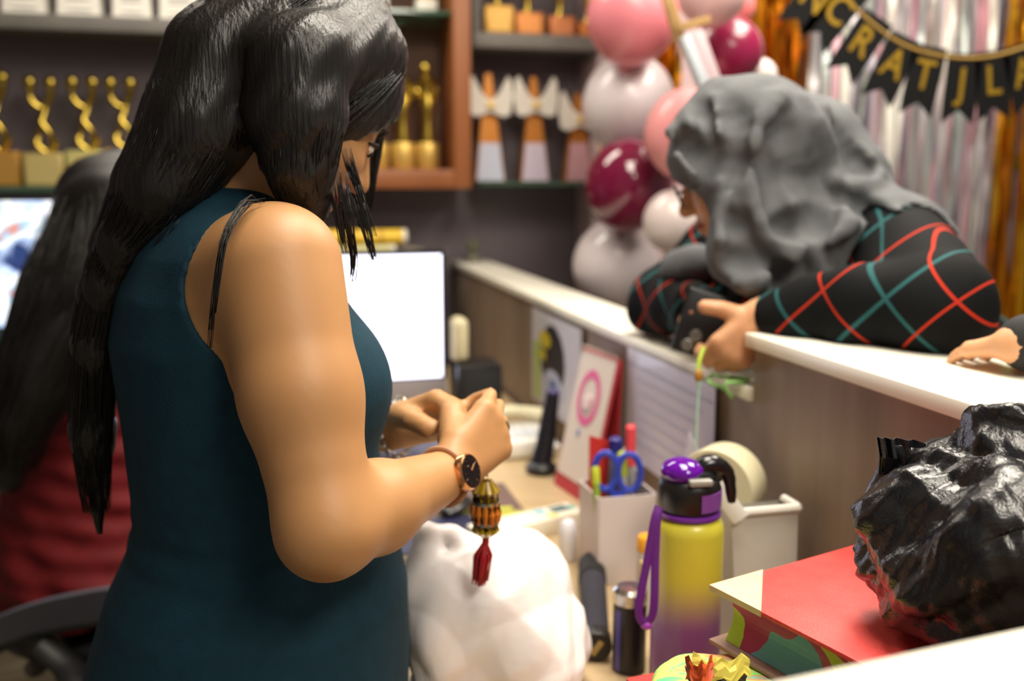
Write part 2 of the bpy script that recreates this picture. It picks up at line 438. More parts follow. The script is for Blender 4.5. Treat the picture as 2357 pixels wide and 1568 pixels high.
part('return_panel', MB().box(c0 + nn * .115 - V(0, 0, ZU / 2 + .01), (.60, .19, ZU - .02), RN), m_panel, r, smooth=False)

r = root('desk', 'beige laminate work desk running inside the reception counter', 'desk', cpt(.7, -.35, 0))
part('desktop', MB().box(cpt(.665, -.266, ZD - .015), (.518, 2.64, .03), RC, bev=.003), m_desk, r)
for t_, w_ in ((-.6, -.48), (1.93, -.48), (1.93, -.05), (.85, -.48)):
    part('leg', MB().box(cpt(t_, w_, (ZD - .03) / 2), (.04, .04, ZD - .03), RC), m_black, r)

# ------------------------------------------------------------------ wall shelves, left bay
def bar_wall(px0, px1, py_top, py_bot, n0, n1, mat, name, label, cat, group=None, bev=.002):
    s0, zt = ws(px0, py_top, n1); s1, _ = ws(px1, py_top, n1); _, zb = ws((px0 + px1) / 2, py_bot, n1)
    zt = ws((px0 + px1) / 2, py_top, n1)[1]
    return thing(name, MB().box(wpt((s0 + s1) / 2, (n0 + n1) / 2, (zt + zb) / 2), (s1 - s0, n1 - n0, zt - zb), RW, bev=bev), mat, label, cat, group), zt, (s0, s1)
_, ZG1, _ = bar_wall(-150, 520, 34, 70, 0, .26, m_greyboard, 'shelf', 'thick grey wall shelf carrying the white award blocks', 'shelf')
_, ZG2, _ = bar_wall(-150, 545, 430, 442, 0, .26, m_glass, 'glass_shelf', 'green edged glass shelf under the gold ribbon trophies', 'shelf')
zsb_ = ws(1230, 112, .26)[1]
b = ws(143, 80, .14); thing('shelf_bracket', MB().box(wpt(b[0], .13, b[1] + .013), (.10, .06, .026), RW, bev=.006), m_greyboard, 'small grey bracket under the shelf of white award blocks', 'bracket')
b = ws(1372, 128, .14); thing('shelf_bracket', MB().box(wpt(b[0], .13, min(b[1] + .013, zsb_ - .0135)), (.10, .06, .026), RW, bev=.006), m_greyboard, 'small grey bracket under the shelf beside the pink balloon', 'bracket')

m_award = M('award_white', (222, 219, 208), .5, col2=(212, 208, 198), scale=30)
m_print = M('award_print_grey', (150, 150, 150), .6)
for i, (px, py, wd) in enumerate(((62, 22, 84), (187, 24, 86), (308, 34, 78), (417, 40, 84))):
    s, _z = ws(px, py, .14); hw = wd / 2 * 3.45 / FPX
    r = root('award_block', ('white slanted award block with printed front, %s on the grey shelf' % ('first', 'second', 'third', 'fourth')[i]) + (' counted from the black haired woman\'s side' if False else ''), 'award', wpt(s, .14, ZG1), 'white award blocks')
    q = MB(); b0 = .05
    pts = [(-hw, -b0), (hw, -b0), (hw, b0), (-hw, b0)]
    vs = [wpt(s + a, .14 + c, ZG1 + .001) for a, c in pts] + [wpt(s + a * .82, .14 + c * .7, ZG1 + .20) for a, c in pts]
    q.add(vs, [(3, 2, 1, 0), (4, 5, 6, 7), (0, 1, 5, 4), (1, 2, 6, 5), (2, 3, 7, 6), (3, 0, 4, 7)])
    part('body', q, m_award, r, smooth=False)
    q = MB()
    for z_ in (.025, .06, .075, .09): q.box(wpt(s, .1905 - z_ * .075, ZG1 + z_), (hw * 1.1, .002, .006), RW)
    part('printed_lines', q, m_print, r)
    r['label'] = 'white slanted award block on the grey shelf, ' + ('farthest from the standing woman', 'second farthest from the standing woman', 'third farthest from the standing woman', 'right beside the standing woman\'s hair')[i]

def ribbon_trophy(px, yb0, yb1, wd, yt, colr, redline, label):
    s, zb = ws(px, yb1, .14); zt = ws(px, yb0, .14)[1]; zz = ZG2 + .001; hw = wd / 2 * 3.02 / FPX; hb = zt - zb
    r = root('gold_trophy', label, 'trophy', wpt(s, .14, zz), 'gold ribbon trophies')
    part('base', MB().box(wpt(s, .14, zz + hb / 2), (2 * hw, .09, hb), RW, bev=.004), M('plate_' + str(colr[1]) + str(colr[2]), colr, .35, .35), r)
    q = MB().box(wpt(s, .1855, zz + hb * .5), (2 * hw * .86, .002, hb * .86), RW)
    pl = part('plate', q, M('plateface_' + str(colr[1]) + str(colr[2]), tuple(min(255, c + 14) for c in colr), .3, .3), r)
    if redline: part('lettering', MB().box(wpt(s, .1868, zz + hb * .72), (hw * 1.0, .0015, hb * .08), RW).box(wpt(s, .1868, zz + hb * .45), (hw * 1.2, .0015, hb * .03), RW), M('print_red', (176, 70, 40), .5), pl)
    h = ws(px, yt, .14)[1] - zb - hb; z0 = zz + hb
    # twisted figure: a loop at the foot, a waist and two raised heads
    def pt(a, z_, c=0): return wpt(s + a * .36, .14 + c, z0 + z_ * h)
    loop = [pt(.01, 0), pt(.07, .06), pt(.085, .16, .01), pt(.05, .30, .015), pt(.0, .42, .01), pt(.01, .55, 0), pt(.05, .68, -.01), pt(.085, .80, 0), pt(.085, .9, 0)]
    q = MB().tube(spline(loop, 40), list(np.interp(np.linspace(0, 1, 40), [0, .3, .55, .8, 1], [.017, .015, .012, .014, .017])), 10, .7)
    loop = [pt(.02, 0), pt(-.05, .10), pt(-.065, .2, -.01), pt(-.03, .33, -.015), pt(.01, .42, 0)]
    q.tube(spline(loop, 24), [.016] * 12 + [.012] * 12, 10, .7)
    arm = [pt(.0, .60), pt(-.05, .64), pt(-.09, .74), pt(-.09, .9)]
    q.tube(spline(arm, 20), list(np.linspace(.012, .017, 20)), 10, .8)
    part('figure', q, m_gold, r)
    for a in (-.09, .085): part('head', MB().ell(pt(a, .93), (.021, .021, .024)), m_gold, r)
for a in ((2, 347, 428, 104, 165, (170, 124, 52), False, 'gold ribbon trophy with the brownish base plate'),
          (110, 352, 428, 90, 178, (188, 168, 104), False, 'gold ribbon trophy with the pale tan base plate'),
          (206, 348, 430, 88, 180, (196, 186, 116), True, 'gold ribbon trophy with red print on a pale yellow base plate'),
          (292, 345, 430, 82, 182, (226, 178, 76), False, 'gold ribbon trophy with the bright orange base plate')):
    ribbon_trophy(*a)

# ------------------------------------------------------------------ wooden display cabinet
sL = ws(560, 430, .30)[0]; sR = ws(1086, 430, .30)[0]; zB = ws(950, 434, .30)[1]; zT = 2.30; fw = .062
r = root('display_cabinet', 'orange brown wooden wall cabinet holding gold trophies', 'cabinet', wpt((sL + sR) / 2, .15, zB))
part('back_panel', MB().box(wpt((sL + sR) / 2, .012, (zB + zT) / 2), (sR - sL - .02, .02, zT - zB - .02), RW), m_oakin, r)
for s in (sL + fw / 2, sR - fw / 2): part('side', MB().box(wpt(s, .15, (zB + zT) / 2), (fw, .298, zT - zB), RW, bev=.003), m_oak, r)
for z in (zB + .033, zT - .033): part('rail', MB().box(wpt((sL + sR) / 2, .15, z), (sR - sL - 2 * fw - .001, .298, .066), RW, bev=.003), m_oak, r)
zCG = ws(900, 28, .2)[1]
part('glass_shelf', MB().box(wpt((sL + sR) / 2, .15, zCG - .006), (sR - sL - 2 * fw - .004, .24, .012), RW), m_glass, r)
zCB = zB + .067
for i, px in enumerate((868, 928, 985)):
    s = ws(px, 380, .17)[0]; zt = ws(px, 330, .17)[1]; hb = zt - zCB
    rr = root('statue_trophy', 'gold statuette in the wooden cabinet, ' + ('half behind the hair of the standing woman', 'middle of the three', 'next to the cabinet side')[i], 'trophy', wpt(s, .17, zCB), 'gold statuettes in the cabinet')
    part('base', MB().lathe([(.0415, .001), (.043, .003), (.043, hb - .003), (.0415, hb)], wpt(s, .17, zCB)), m_goldflat, rr)
    ztop = ws(px, 140, .17)[1]; h = ztop - zt
    q = MB().lathe([(.024, 0), (.026, .05 * h), (.018, .2 * h), (.022, .38 * h), (.030, .5 * h), (.022, .56 * h), (.028, .68 * h), (.036, .76 * h), (.014, .83 * h)], wpt(s, .17, zt), n=16, sy=.75)
    part('body', q, m_gold, rr)
    part('head', MB().ell(wpt(s - .005, .17, zt + .90 * h), (.019, .019, .026)), m_gold, rr)
    for sd in (-1, 1):
        arm = [wpt(s + sd * .026, .17, zt + .75 * h), wpt(s + sd * .034, .168, zt + .64 * h), wpt(s + sd * .024, .192, zt + .53 * h)]
        part('arm', MB().tube(spline(arm, 10), .007, 8), m_gold, rr)
for i, px in enumerate((768, 868, 980)):
    s = ws(px, 20, .17)[0]
    rr = root('small_award', 'small white based award on the upper glass shelf, ' + ('behind the crown of the standing woman', 'middle of the three', 'next to the cabinet side')[i], 'award', wpt(s, .17, zCG), 'awards on the cabinet glass shelf')
    part('base', MB().box(wpt(s, .17, zCG + .026), (.075, .06, .05), RW, bev=.006), m_award, rr)
    part('trim', MB().box(wpt(s, .17, zCG + .0575), (.06, .05, .011), RW, bev=.002), m_goldflat, rr)
    part('pillar', MB().lathe([(.02, 0), (.014, .06), (.02, .14), (.004, .18)], wpt(s, .17, zCG + .064), n=14), m_gold, rr)

# ------------------------------------------------------------------ right bay
s0 = ws(1090, 100, .26)[0]; s1 = ws(1490, 100, .26)[0]
zs = ws(1230, 78, .26)[1]; zsb = ws(1230, 112, .26)[1]
thing('shelf', MB().box(wpt((s0 + s1) / 2, .13, (zs + zsb) / 2), (s1 - s0, .26, zs - zsb), RW, bev=.002), m_greyboard, 'thick grey wall shelf beside the wooden cabinet', 'shelf')
sp = ws(1101, 60, .26)[0]
thing('shelf_side_panel', MB().box(wpt(sp - .005, .13, zs + .301), (.03, .26, .6), RW, bev=.002), m_greyboard, 'upright grey board standing on the shelf against the wooden cabinet', 'shelf')
zg = ws(1230, 418, .26)[1]
thing('glass_shelf', MB().box(wpt((s0 + s1) / 2 + .01, .13, zg - .007), (s1 - s0 - .02, .26, .014), RW), m_glass, 'green edged glass shelf under the winged trophies', 'shelf')
cols = ((206, 158, 72), (204, 128, 58), (192, 116, 66), (190, 110, 40))
for i, (px, yt, wd) in enumerate(((1144, 4, 62), (1214, 20, 60), (1288, 28, 56), (1352, 42, 50))):
    s = ws(px, 60, .16)[0]; hb = ws(px, yt, .16)[1] - zs - .02; hw = wd / 2 * 3.75 / FPX
    rr = root('cube_trophy', ('gold', 'orange', 'copper', 'dark amber')[i] + ' cube based trophy on the grey shelf above the winged trophies', 'trophy', wpt(s, .16, zs), 'cube trophies')
    part('base', MB().box(wpt(s, .16, zs + hb / 2 + .0005), (2 * hw, .085, hb), RW, bev=.003), M('cube_%d' % i, cols[i], .4, .35), rr)
    part('plate', MB().box(wpt(s, .2035, zs + hb / 2), (hw * 1.5, .002, hb * .7), RW), M('cubeplate_%d' % i, tuple(min(255, c + 16) for c in cols[i]), .35, .3), rr)
    part('stem', MB().lathe([(.016, 0), (.011, .02), (.014, .06), (.022, .10), (.018, .15), (.006, .18)], wpt(s, .16, zs + hb), n=14), m_gold, rr)
m_cop = M('trophy_copper', (176, 112, 40), .35, .5)
for i, (px, yt, ywing, col) in enumerate(((1116, 170, 245, (186, 190, 208)), (1219, 178, 245, (192, 180, 196)), (1320, 215, 278, (188, 142, 150)))):
    s, zl = ws(px, 330, .15); s += .012; ztop = ws(px, yt, .15)[1]; zw = ws(px, ywing, .15)[1]
    rr = root('winged_trophy', ('pale blue', 'lilac', 'rose pink')[i] + ' fronted copper spire trophy with white wings on the glass shelf', 'trophy', wpt(s, .15, zg), 'winged spire trophies')
    H_ = ztop - zg
    vs = [wpt(s + a, .15 + c, zg + .001) for a, c in ((-.055, .04), (.055, .04), (.055, -.03), (-.055, -.03))] + [wpt(s + a, .15 + c, ztop) for a, c in ((-.011, .008), (.011, .008), (.011, -.008), (-.011, -.008))]
    part('spire', MB().add(vs, [(3, 2, 1, 0), (4, 5, 6, 7), (0, 1, 5, 4), (1, 2, 6, 5), (2, 3, 7, 6), (3, 0, 4, 7)]), m_cop, rr, smooth=False)
    fz = (zl - zg) / H_
    vs = [wpt(s - .055 + .004, .1925, zg + .003), wpt(s + .055 - .004, .1925, zg + .003), wpt(s + (.055 - .044 * fz) - .003, .15 + .04 - .032 * fz + .002, zl), wpt(s - (.055 - .044 * fz) + .003, .15 + .04 - .032 * fz + .002, zl)]
    part('label_plate', MB().sheet([[vs[0], vs[1]], [vs[3], vs[2]]], .002, WN), M('winged_plate_%d' % i, col, .5), rr, smooth=False)
    for sd in (-1, 1):
        poly = [(.0, .018), (.0, -.022), (.05, -.04), (.075, -.03), (.085, .03), (.078, .09), (.066, .105), (.052, .08), (.03, .04)]
        q = MB().prism([(x * sd, y) for x, y in poly][::sd], .012, wpt(s, .185, zw), np.column_stack([WU, V(0, 0, 1), WN]))
        part('wing', q, M('wing_white', (214, 208, 196), .5), rr)
    part('clasp', MB().box(wpt(s, .2, zw), (.03, .012, .022), RW, bev=.004), m_goldflat, rr)

# low cabinet under the trophies, with rolled papers on it
sa = ws(420, 590, .36)[0]; sb = ws(1012, 590, .36)[0]; zlc = ws(850, 588, .2)[1]
r = root('low_cabinet', 'dark low cabinet along the wall behind the white computer screen', 'cabinet', wpt((sa + sb) / 2, .18, 0))
part('body', MB().box(wpt((sa + sb) / 2, .185, (zlc - .02) / 2), (sb - sa, .33, zlc - .02), RW, bev=.003), M('low_cabinet_dark', (52, 47, 48), .6), r)
part('top', MB().box(wpt((sa + sb) / 2, .185, zlc - .0095), (sb - sa + .02, .35, .019), RW, bev=.003), M('low_cabinet_top', (120, 112, 104), .5), r)
for i in range(3):
    a = sa + (sb - sa) * (i + .5) / 3
    d_ = part('door', MB().box(wpt(a, .3575, (zlc - .02) / 2), ((sb - sa) / 3 - .01, .014, zlc - .06), RW, bev=.003), M('low_cabinet_door', (58, 52, 52), .5), r)
    part('handle', MB().box(wpt(a + .1, .37, zlc - .25), (.012, .012, .12), RW, bev=.003), m_silver, d_)
yel = M('tube_yellow', (226, 186, 42), .4)
for i, (pxa, pxb, py, rad, mat, lab) in enumerate(((745, 926, 548, .028, yel, 'yellow rolled tube lying on the low cabinet'), (740, 900, 572, .022, M('tube_pale', (200, 196, 140), .5), 'pale green rolled tube lying under the yellow one'))):
    A = wp(pxa, py, .26 + .05 * i); B_ = wp(pxb, py, .26 + .05 * i); zc = zlc + (.022 if i else .068)
    A[2] = B_[2] = zc
    if i == 0:
        rr = root('rolled_tube', lab, 'tube', (A + B_) / 2); L_ = np.linalg.norm(B_ - A)
    else:
        rr = root('rolled_tube', lab, 'tube', (A + B_) / 2); L_ = np.linalg.norm(B_ - A)
    part('tube', MB().lathe([(rad, 0), (rad, L_)], A, frame(B_ - A), n=20), mat, rr)
    part('end_cap', MB().lathe([(rad * 1.02, -.001), (rad * 1.02, .012), (rad * .8, .016)], B_, frame(B_ - A), n=20), M('tube_cap', (226, 220, 206), .5), rr)
    for f_ in (.35, .7): part('band', MB().lathe([(rad * 1.03, 0), (rad * 1.03, .012)], A + (B_ - A) * f_, frame(B_ - A), n=20), M('tube_band', (180, 140, 40), .5), rr)
q = wp(960, 585, .2); thing('folded_cable', MB().tube(spline([V(q[0] - .10, q[1] - .05, zlc + .008), V(q[0] - .02, q[1], zlc + .02), V(q[0] + .06, q[1] - .04, zlc + .008), V(q[0] + .10, q[1] + .02, zlc + .008)], 20), .008, 8), M('cable_grey', (150, 144, 130), .6), 'pale grey cable lying on the low cabinet top', 'cable')

# potted sprig at the far end of the ledge
b = cpt(TEND - .12, .06, ZL)
r = root('potted_sprig', 'tiny grey green sprig in a pot at the wall end of the ledge', 'plant', b)
part('pot', MB().lathe([(.018, .0005), (.024, .03), (.025, .034), (.021, .034), (.02, .028)], b, n=16), M('pot_grey', (120, 116, 100), .6), r)
for k in range(9):
    a = k * 2.4; tip = b + V(math.cos(a) * .035, math.sin(a) * .035, .06 + .02 * (k % 3))
    part('leaf', MB().tube(spline([b + V(0, 0, .03), b + V(math.cos(a) * .012, math.sin(a) * .012, .05), tip], 6), [.002, .005, .008, .008, .005, .001], 6, .3), M('sprig_leaf', (110, 112, 84), .6), r)

# ================================================================== party decorations
def balloon(px, py, rpx, Y, col, rough, label, ratio=1.08, metal=0., group='party balloons'):
    c = P(px, py, Y); d = np.linalg.norm(c - EYE); R_ = rpx * (c[1] * CP - (c[2] - CAMZ) * SP) / FPX
    r = root('balloon', label, 'balloon', c - V(0, 0, R_ * ratio), group)
    prof = []
    for k in range(19):
        t = math.pi * k / 18; z = -math.cos(t); rr = math.sin(t)
        if z < 0: rr *= 1 - .10 * z * z
        prof.append((max(rr * R_, 1e-5 if 0 < k < 18 else 0), z * R_ * ratio))
    tilt = frame(V(.15, -.1, 1))
    part('skin', MB().lathe(prof, c, tilt, n=40), M('balloon_%d_%d_%d' % col, col, rough, metal, coat=.3), r)
    part('knot', MB().lathe([(.003, .006), (.006, -.004), (.010, -.014), (.002, -.010)], c + tilt @ V(0, 0, -R_ * ratio), tilt, n=12), M('balloon_%d_%d_%d' % col, col, rough, metal, coat=.3), r)
PK, WH, MG, PP = (226, 134, 144), (206, 196, 200), (134, 26, 66), (230, 150, 152)
balloon(1456, 38, 106, 2.76, PK, .38, 'large pink balloon hanging beside the grey shelf')
balloon(1446, 242, 106, 2.92, WH, .35, 'large white balloon under the big pink one')
balloon(1447, 428, 102, 2.76, (104, 20, 52), .12, 'dark shiny magenta balloon between two white balloons')
balloon(1418, 612, 100, 2.92, WH, .35, 'low white balloon just above the counter ledge')
balloon(1575, 308, 92, 2.53, PP, .5, 'pale pink balloon half hidden by the grey headscarf', 1.12)
balloon(1672, 120, 84, 2.66, MG, .25, 'bright magenta balloon above the grey headscarf', .98)
balloon(1640, -28, 84, 2.50, (232, 190, 190), .4, 'pinkish white balloon at the top of the cluster')
balloon(1548, 510, 68, 2.54, (206, 192, 190), .35, 'small white balloon beside the face of the woman in the headscarf')
balloon(1692, 14, 46, 2.80, (226, 120, 120), .4, 'small coral balloon behind the magenta one')
balloon(1748, 178, 40, 2.75, (232, 214, 210), .4, 'small pale balloon peeking out beside the headscarf')
balloon(1400, 346, 26, 3.08, (214, 176, 150), .4, 'tiny peach balloon wedged between white and magenta balloons')

m_goldfoil = M('gold_foil', (224, 142, 22), .25, .85, col2=(168, 88, 8), scale=14, stretch=(6, 6, .4))
def tinsel(name, px0, px1, y0, y1, n, nrows, mat_list, label, width, jitter=.02):
    a, zt = ws((px0), 10, n); b = ws(px1, 10, n)[0]; zt = ws((px0 + px1) / 2, y0, n)[1]; zb = ws((px0 + px1) / 2, y1, n)[1]
    r = root(name, label, 'tinsel curtain', wpt((a + b) / 2, n, zb))
    part('top_strip', MB().box(wpt((a + b) / 2, n, zt + .012), (b - a, .012, .024), RW), mat_list[0], r)
    buckets = [MB() for _ in mat_list]
    for i in range(nrows):
        s = a + (b - a) * (i + .5) / nrows + random.uniform(-.004, .004); nn_ = n + random.uniform(-jitter, jitter)
        ph = random.uniform(0, 6.28); tw = random.uniform(.6, 2.4); seg = 14; rows = []
        for k in range(seg + 1):
            f_ = k / seg; z = zt + (zb + random.uniform(-.02, .02) * (k == seg) - zt) * f_
            ang = ph + tw * 3.0 * f_ + .5 * math.sin(9 * f_ + ph); ww = width / 2
            c = wpt(s + .006 * math.sin(5 * f_ + ph), nn_ + .008 * math.sin(7 * f_ + 2 * ph), z); dv = (WU * math.cos(ang) + WN * math.sin(ang)) * ww
            rows.append([c - dv, c + dv])
        q = buckets[random.randrange(len(mat_list))]; vs = [x for rw in rows for x in rw]
        q.add(vs, [(2 * k, 2 * k + 1, 2 * k + 3, 2 * k + 2) for k in range(seg)])
    for bk, mt in zip(buckets, mat_list):
        o = part('strips', bk, mt, r, angle=0); o['kind'] = 'stuff'
sil = [M('foil_silver', (206, 200, 204), .3, .75), M('foil_pink', (214, 172, 182), .32, .6), M('foil_pale', (200, 208, 206), .28, .8), M('foil_lilac', (188, 180, 196), .3, .7), M('foil_ice', (226, 224, 214), .35, .5)]
gol = [m_goldfoil, M('gold_foil_light', (232, 172, 40), .22, .9), M('gold_foil_dark', (150, 82, 10), .3, .85)]
tinsel('tinsel_curtain', 1868, 2352, -160, 800, PWN + .10, 150, sil, 'silver and pink tinsel curtain behind the black letter banner', .022)
tinsel('tinsel_curtain', 1728, 1858, -160, 330, PWN + .12, 34, gol, 'wide gold tinsel curtain beside the silver one', .022)
tinsel('tinsel_curtain', 1500, 1568, -100, 330, PWN + .03, 16, gol, 'narrow gold tinsel hanging behind the balloons', .022, .01)
tinsel('tinsel_curtain', 2322, 2440, -160, 740, PWN + .22, 26, gol, 'gold tinsel curtain at the end of the silver curtain', .022)
# pictures and packs pinned to the pink wall behind the foil
for i, (x0, y0, x1, y1, c, lab) in enumerate((
        (1752, 20, 1800, 62, (18, 18, 18), 'black square card above the gold tinsel'), (1752, 92, 1850, 122, (178, 70, 42), 'red card pinned behind the gold tinsel'),
        (1750, 136, 1826, 190, (178, 160, 30), 'yellow card pinned behind the gold tinsel'), (1880, 250, 1960, 300, (206, 170, 180), 'rose card behind the silver tinsel beside the headscarf'),
        (2250, 352, 2345, 392, (160, 152, 44), 'olive yellow card behind the silver tinsel'), (2215, 455, 2330, 492, (34, 30, 32), 'long dark card behind the silver tinsel under the olive one'),
        (2180, 510, 2330, 640, (196, 186, 190), 'white collage sheet behind the silver tinsel'), (2240, 690, 2310, 712, (44, 42, 46), 'small dark card near the counter behind the silver tinsel'),
        (2200, 728, 2330, 768, (214, 120, 140), 'pink striped card near the counter behind the silver tinsel'), (2150, 560, 2178, 600, (60, 40, 44), 'tiny brown card beside the white collage sheet'))):
    A = ws(x0, y0, PWN + .01); B_ = ws(x1, y1, PWN + .01)
    thing('wall_card', MB().box(wpt((A[0] + B_[0]) / 2, PWN + .006, (A[1] + B_[1]) / 2), (B_[0] - A[0], .010, A[1] - B_[1]), RW, bev=.002), M('card_%d' % i, c, .6), lab, 'card')

# ---- banner with letters
BY = 2.55
r = root('letter_banner', 'black letter banner with gold letters and a gold cord on the tinsel curtain', 'banner', P(2150, 140, BY))
cordp = [(1846, -140), (1900, -60), (1942, -8), (1985, 35), (2040, 80), (2090, 108), (2150, 126), (2210, 134), (2270, 132), (2330, 118), (2400, 92), (2470, 50)]
cord = spline([P(x, y, BY) for x, y in cordp], 80)
part('cord', MB().tube(cord, .0055, 8), M('cord_gold', (150, 118, 50), .5, .3), r)
flagmat = M('flag_black', (9, 9, 10), .7, spec=.2); lettermat = M('letter_gold', (164, 130, 34), .4, .5)
flags = [('N', 1878, -8, 38), ('C', 1930, 22, 38), ('R', 1985, 95, 32), ('A', 2058, 146, 24), ('T', 2128, 172, 10), ('J', 2214, 190, 3), ('L', 2286, 184, -6), ('A', 2357, 166, -16), ('T', 2428, 130, -22)]
dep = bpy.context.evaluated_depsgraph_get
def letter_mesh(ch, size, depth=.0008):
    cu = bpy.data.curves.new('t', 'FONT'); cu.body = ch; cu.size = size; cu.align_x = 'CENTER'; cu.align_y = 'CENTER'; cu.extrude = depth; cu.offset = .0012 if size > .05 else 0.; cu.resolution_u = 4
    o = bpy.data.objects.new('t', cu); COL.objects.link(o); bpy.context.view_layer.update()
    me = bpy.data.meshes.new_from_object(o.evaluated_get(dep())); bpy.data.objects.remove(o); bpy.data.curves.remove(cu)
    vs = np.array([v.co[:] for v in me.vertices]); fs = [tuple(p.vertices) for p in me.polygons]; bpy.data.meshes.remove(me)
    return vs, fs
for ch, px, py, ang in flags:
    a = math.radians(-ang); c = P(px, py, BY - .003)
    Rf = np.column_stack([V(math.cos(a), 0, math.sin(a)), V(-math.sin(a), 0, math.cos(a)), V(0, -1, 0)])
    w2, t_, b_ = .044, .072, -.105
    poly = [(-w2, t_), (-w2, -.062), (-w2 + .002, b_ + .0), (0, b_ + .035), (w2 - .002, b_ + .0), (w2, -.062), (w2, t_)][::-1]
    fl = part('flag', MB().prism(poly, .0012, c + V(0, .0012, 0), Rf), flagmat, r, smooth=False)
    vs, fs = letter_mesh(ch, .105)
    part('letter', MB().add((vs * V(.82, 1, 1)) @ Rf.T + c + Rf @ V(0, -.004, .0016), fs), lettermat, fl, smooth=False)

# ---- wooden prop leaning above the scarf
r = root('wooden_prop', 'tilted wooden stick with a crosspiece and a white block above the grey headscarf', 'prop', P(1600, 200, 2.3))
woodm = M('prop_wood', (176, 140, 84), .6, col2=(156, 120, 70), scale=30)
def bar(a, b, wdt, thk, mat, name, rr):
    a = np.asarray(a); b = np.asarray(b); R = frame(b - a, V(1, 0, 0)); part(name, MB().box((a + b) / 2, (wdt, thk, np.linalg.norm(b - a)), R, bev=.002), mat, rr)
bar(P(1520, -60, 2.30), P(1566, 96, 2.30), .026, .02, woodm, 'stick', r)
q = P(1520, -60, 2.30); part('hanging_cord', MB().tube([q + V(0, 0, .0), V(q[0], q[1], CEIL)], .0025, 6), M('cord_pale', (190, 180, 160), .7), r)
bar(P(1556, 66, 2.285), P(1634, 44, 2.285), .018, .014, woodm, 'crosspiece', r)
bar(P(1574, 84, 2.27), P(1634, 235, 2.27), .022, .05, M('prop_white', (196, 204, 212), .5), 'white_side', r)
bar(P(1600, 74, 2.272), P(1658, 232, 2.272), .028, .048, M('prop_pink', (206, 182, 188), .5), 'pink_face', r)

# ================================================================== screens
m_bezel = M('bezel_black', (20, 20, 26), .35)
def monitor(cornL, cornR_, zb, zt, Yl, Yr, screen, label, chin, chinmat, stand_z, nm):
    A = P(cornL, 700, Yl); B_ = P(cornR_, 700, Yr); A[2] = B_[2] = 0; x = nrm(B_ - A); n = V(x[1], -x[0], 0); w_ = np.linalg.norm(B_ - A); c = (A + B_) / 2
    R = np.column_stack([x, -n, V(0, 0, 1)])
    r = root(nm, label, 'monitor', V(c[0] - n[0] * .05, c[1] - n[1] * .05, stand_z))
    z0 = zb - chin
    part('housing', MB().box(c + V(0, 0, (z0 + zt + .012) / 2) - n * .012, (w_ + .022, .03, zt + .012 - z0), R, bev=.004), m_bezel, r)
    part('screen', MB().box(c + V(0, 0, (zb + zt) / 2) + n * .0035, (w_, .002, zt - zb), R), screen, r, smooth=False)
    if chin: part('chin', MB().box(c + V(0, 0, zb - chin / 2 - .002) + n * .004, (w_ + .02, .004, chin - .006), R, bev=.0015), chinmat, r)
    part('neck', MB().box(c - n * .04 + V(0, 0, (stand_z + (z0 + zt) / 2) / 2), (.06, .022, (z0 + zt) / 2 - stand_z), R, bev=.004), chinmat, r)
    part('foot', MB().box(c - n * .03 + V(0, 0, stand_z + .0065), (.22, .16, .012), R, bev=.004), chinmat, r)
wscr = M('screen_white', (226, 230, 255), .4, emit=1.6)
chm = M('chin_silver', (150, 144, 148), .45, .2)
monitor(600, 1016, .888, 1.192, 2.22, 2.34, wscr, 'desk monitor with a bright blank white screen beside the counter', .062, chm, ZD, 'monitor')
scr2 = ramp_mat('screen_picture', [(.30, (16, 18, 52)), (.41, (40, 60, 110)), (.47, (190, 215, 255)), (.54, (255, 255, 255)), (.59, (150, 190, 220)), (.63, (214, 110, 50)), (.70, (226, 226, 150))], 9, .4, (1, 1, .8), 3, emit=.62, distort=.6)
# desk at the far left, with the picture screen
LD = P(60, 1000, 2.62)
r = root('side_desk', 'dark desk at the far wall side holding the colourful picture screen', 'desk', V(-1.45, 2.75, 0))
part('desktop', MB().box((-1.42, 2.72, .755), (1.15, .62, .03), Rz(12), bev=.003), M('side_desk_top', (58, 62, 62), .45), r)
for x, y in ((-.52, -.26), (.52, -.26), (-.52, .26), (.52, .26)):
    q = V(-1.42, 2.72, .37) + Rz(12) @ V(x, y, 0); part('leg', MB().box(q, (.05, .05, .74), Rz(12), bev=.003), M('side_desk_leg', (106, 70, 36), .5), r)
monitor(-160, 262, .985, 1.318, 2.48, 2.60, scr2, 'large monitor with a bright colourful picture at the side desk', .05, M('chin_teal', (44, 74, 74), .4), .7705, 'picture_monitor')
q = P(4, 832, 2.36)
thing('desk_lamp_globe', MB().lathe([(.012, 0), (.012, .035)], V(q[0] + .04, 2.40, .7705), n=12).ell(V(q[0] + .04, 2.40, .835), (.034, .034, .034)), M('lamp_glow', (225, 232, 255), .4, emit=2.5), 'small round glowing white lamp below the picture screen', 'lamp')

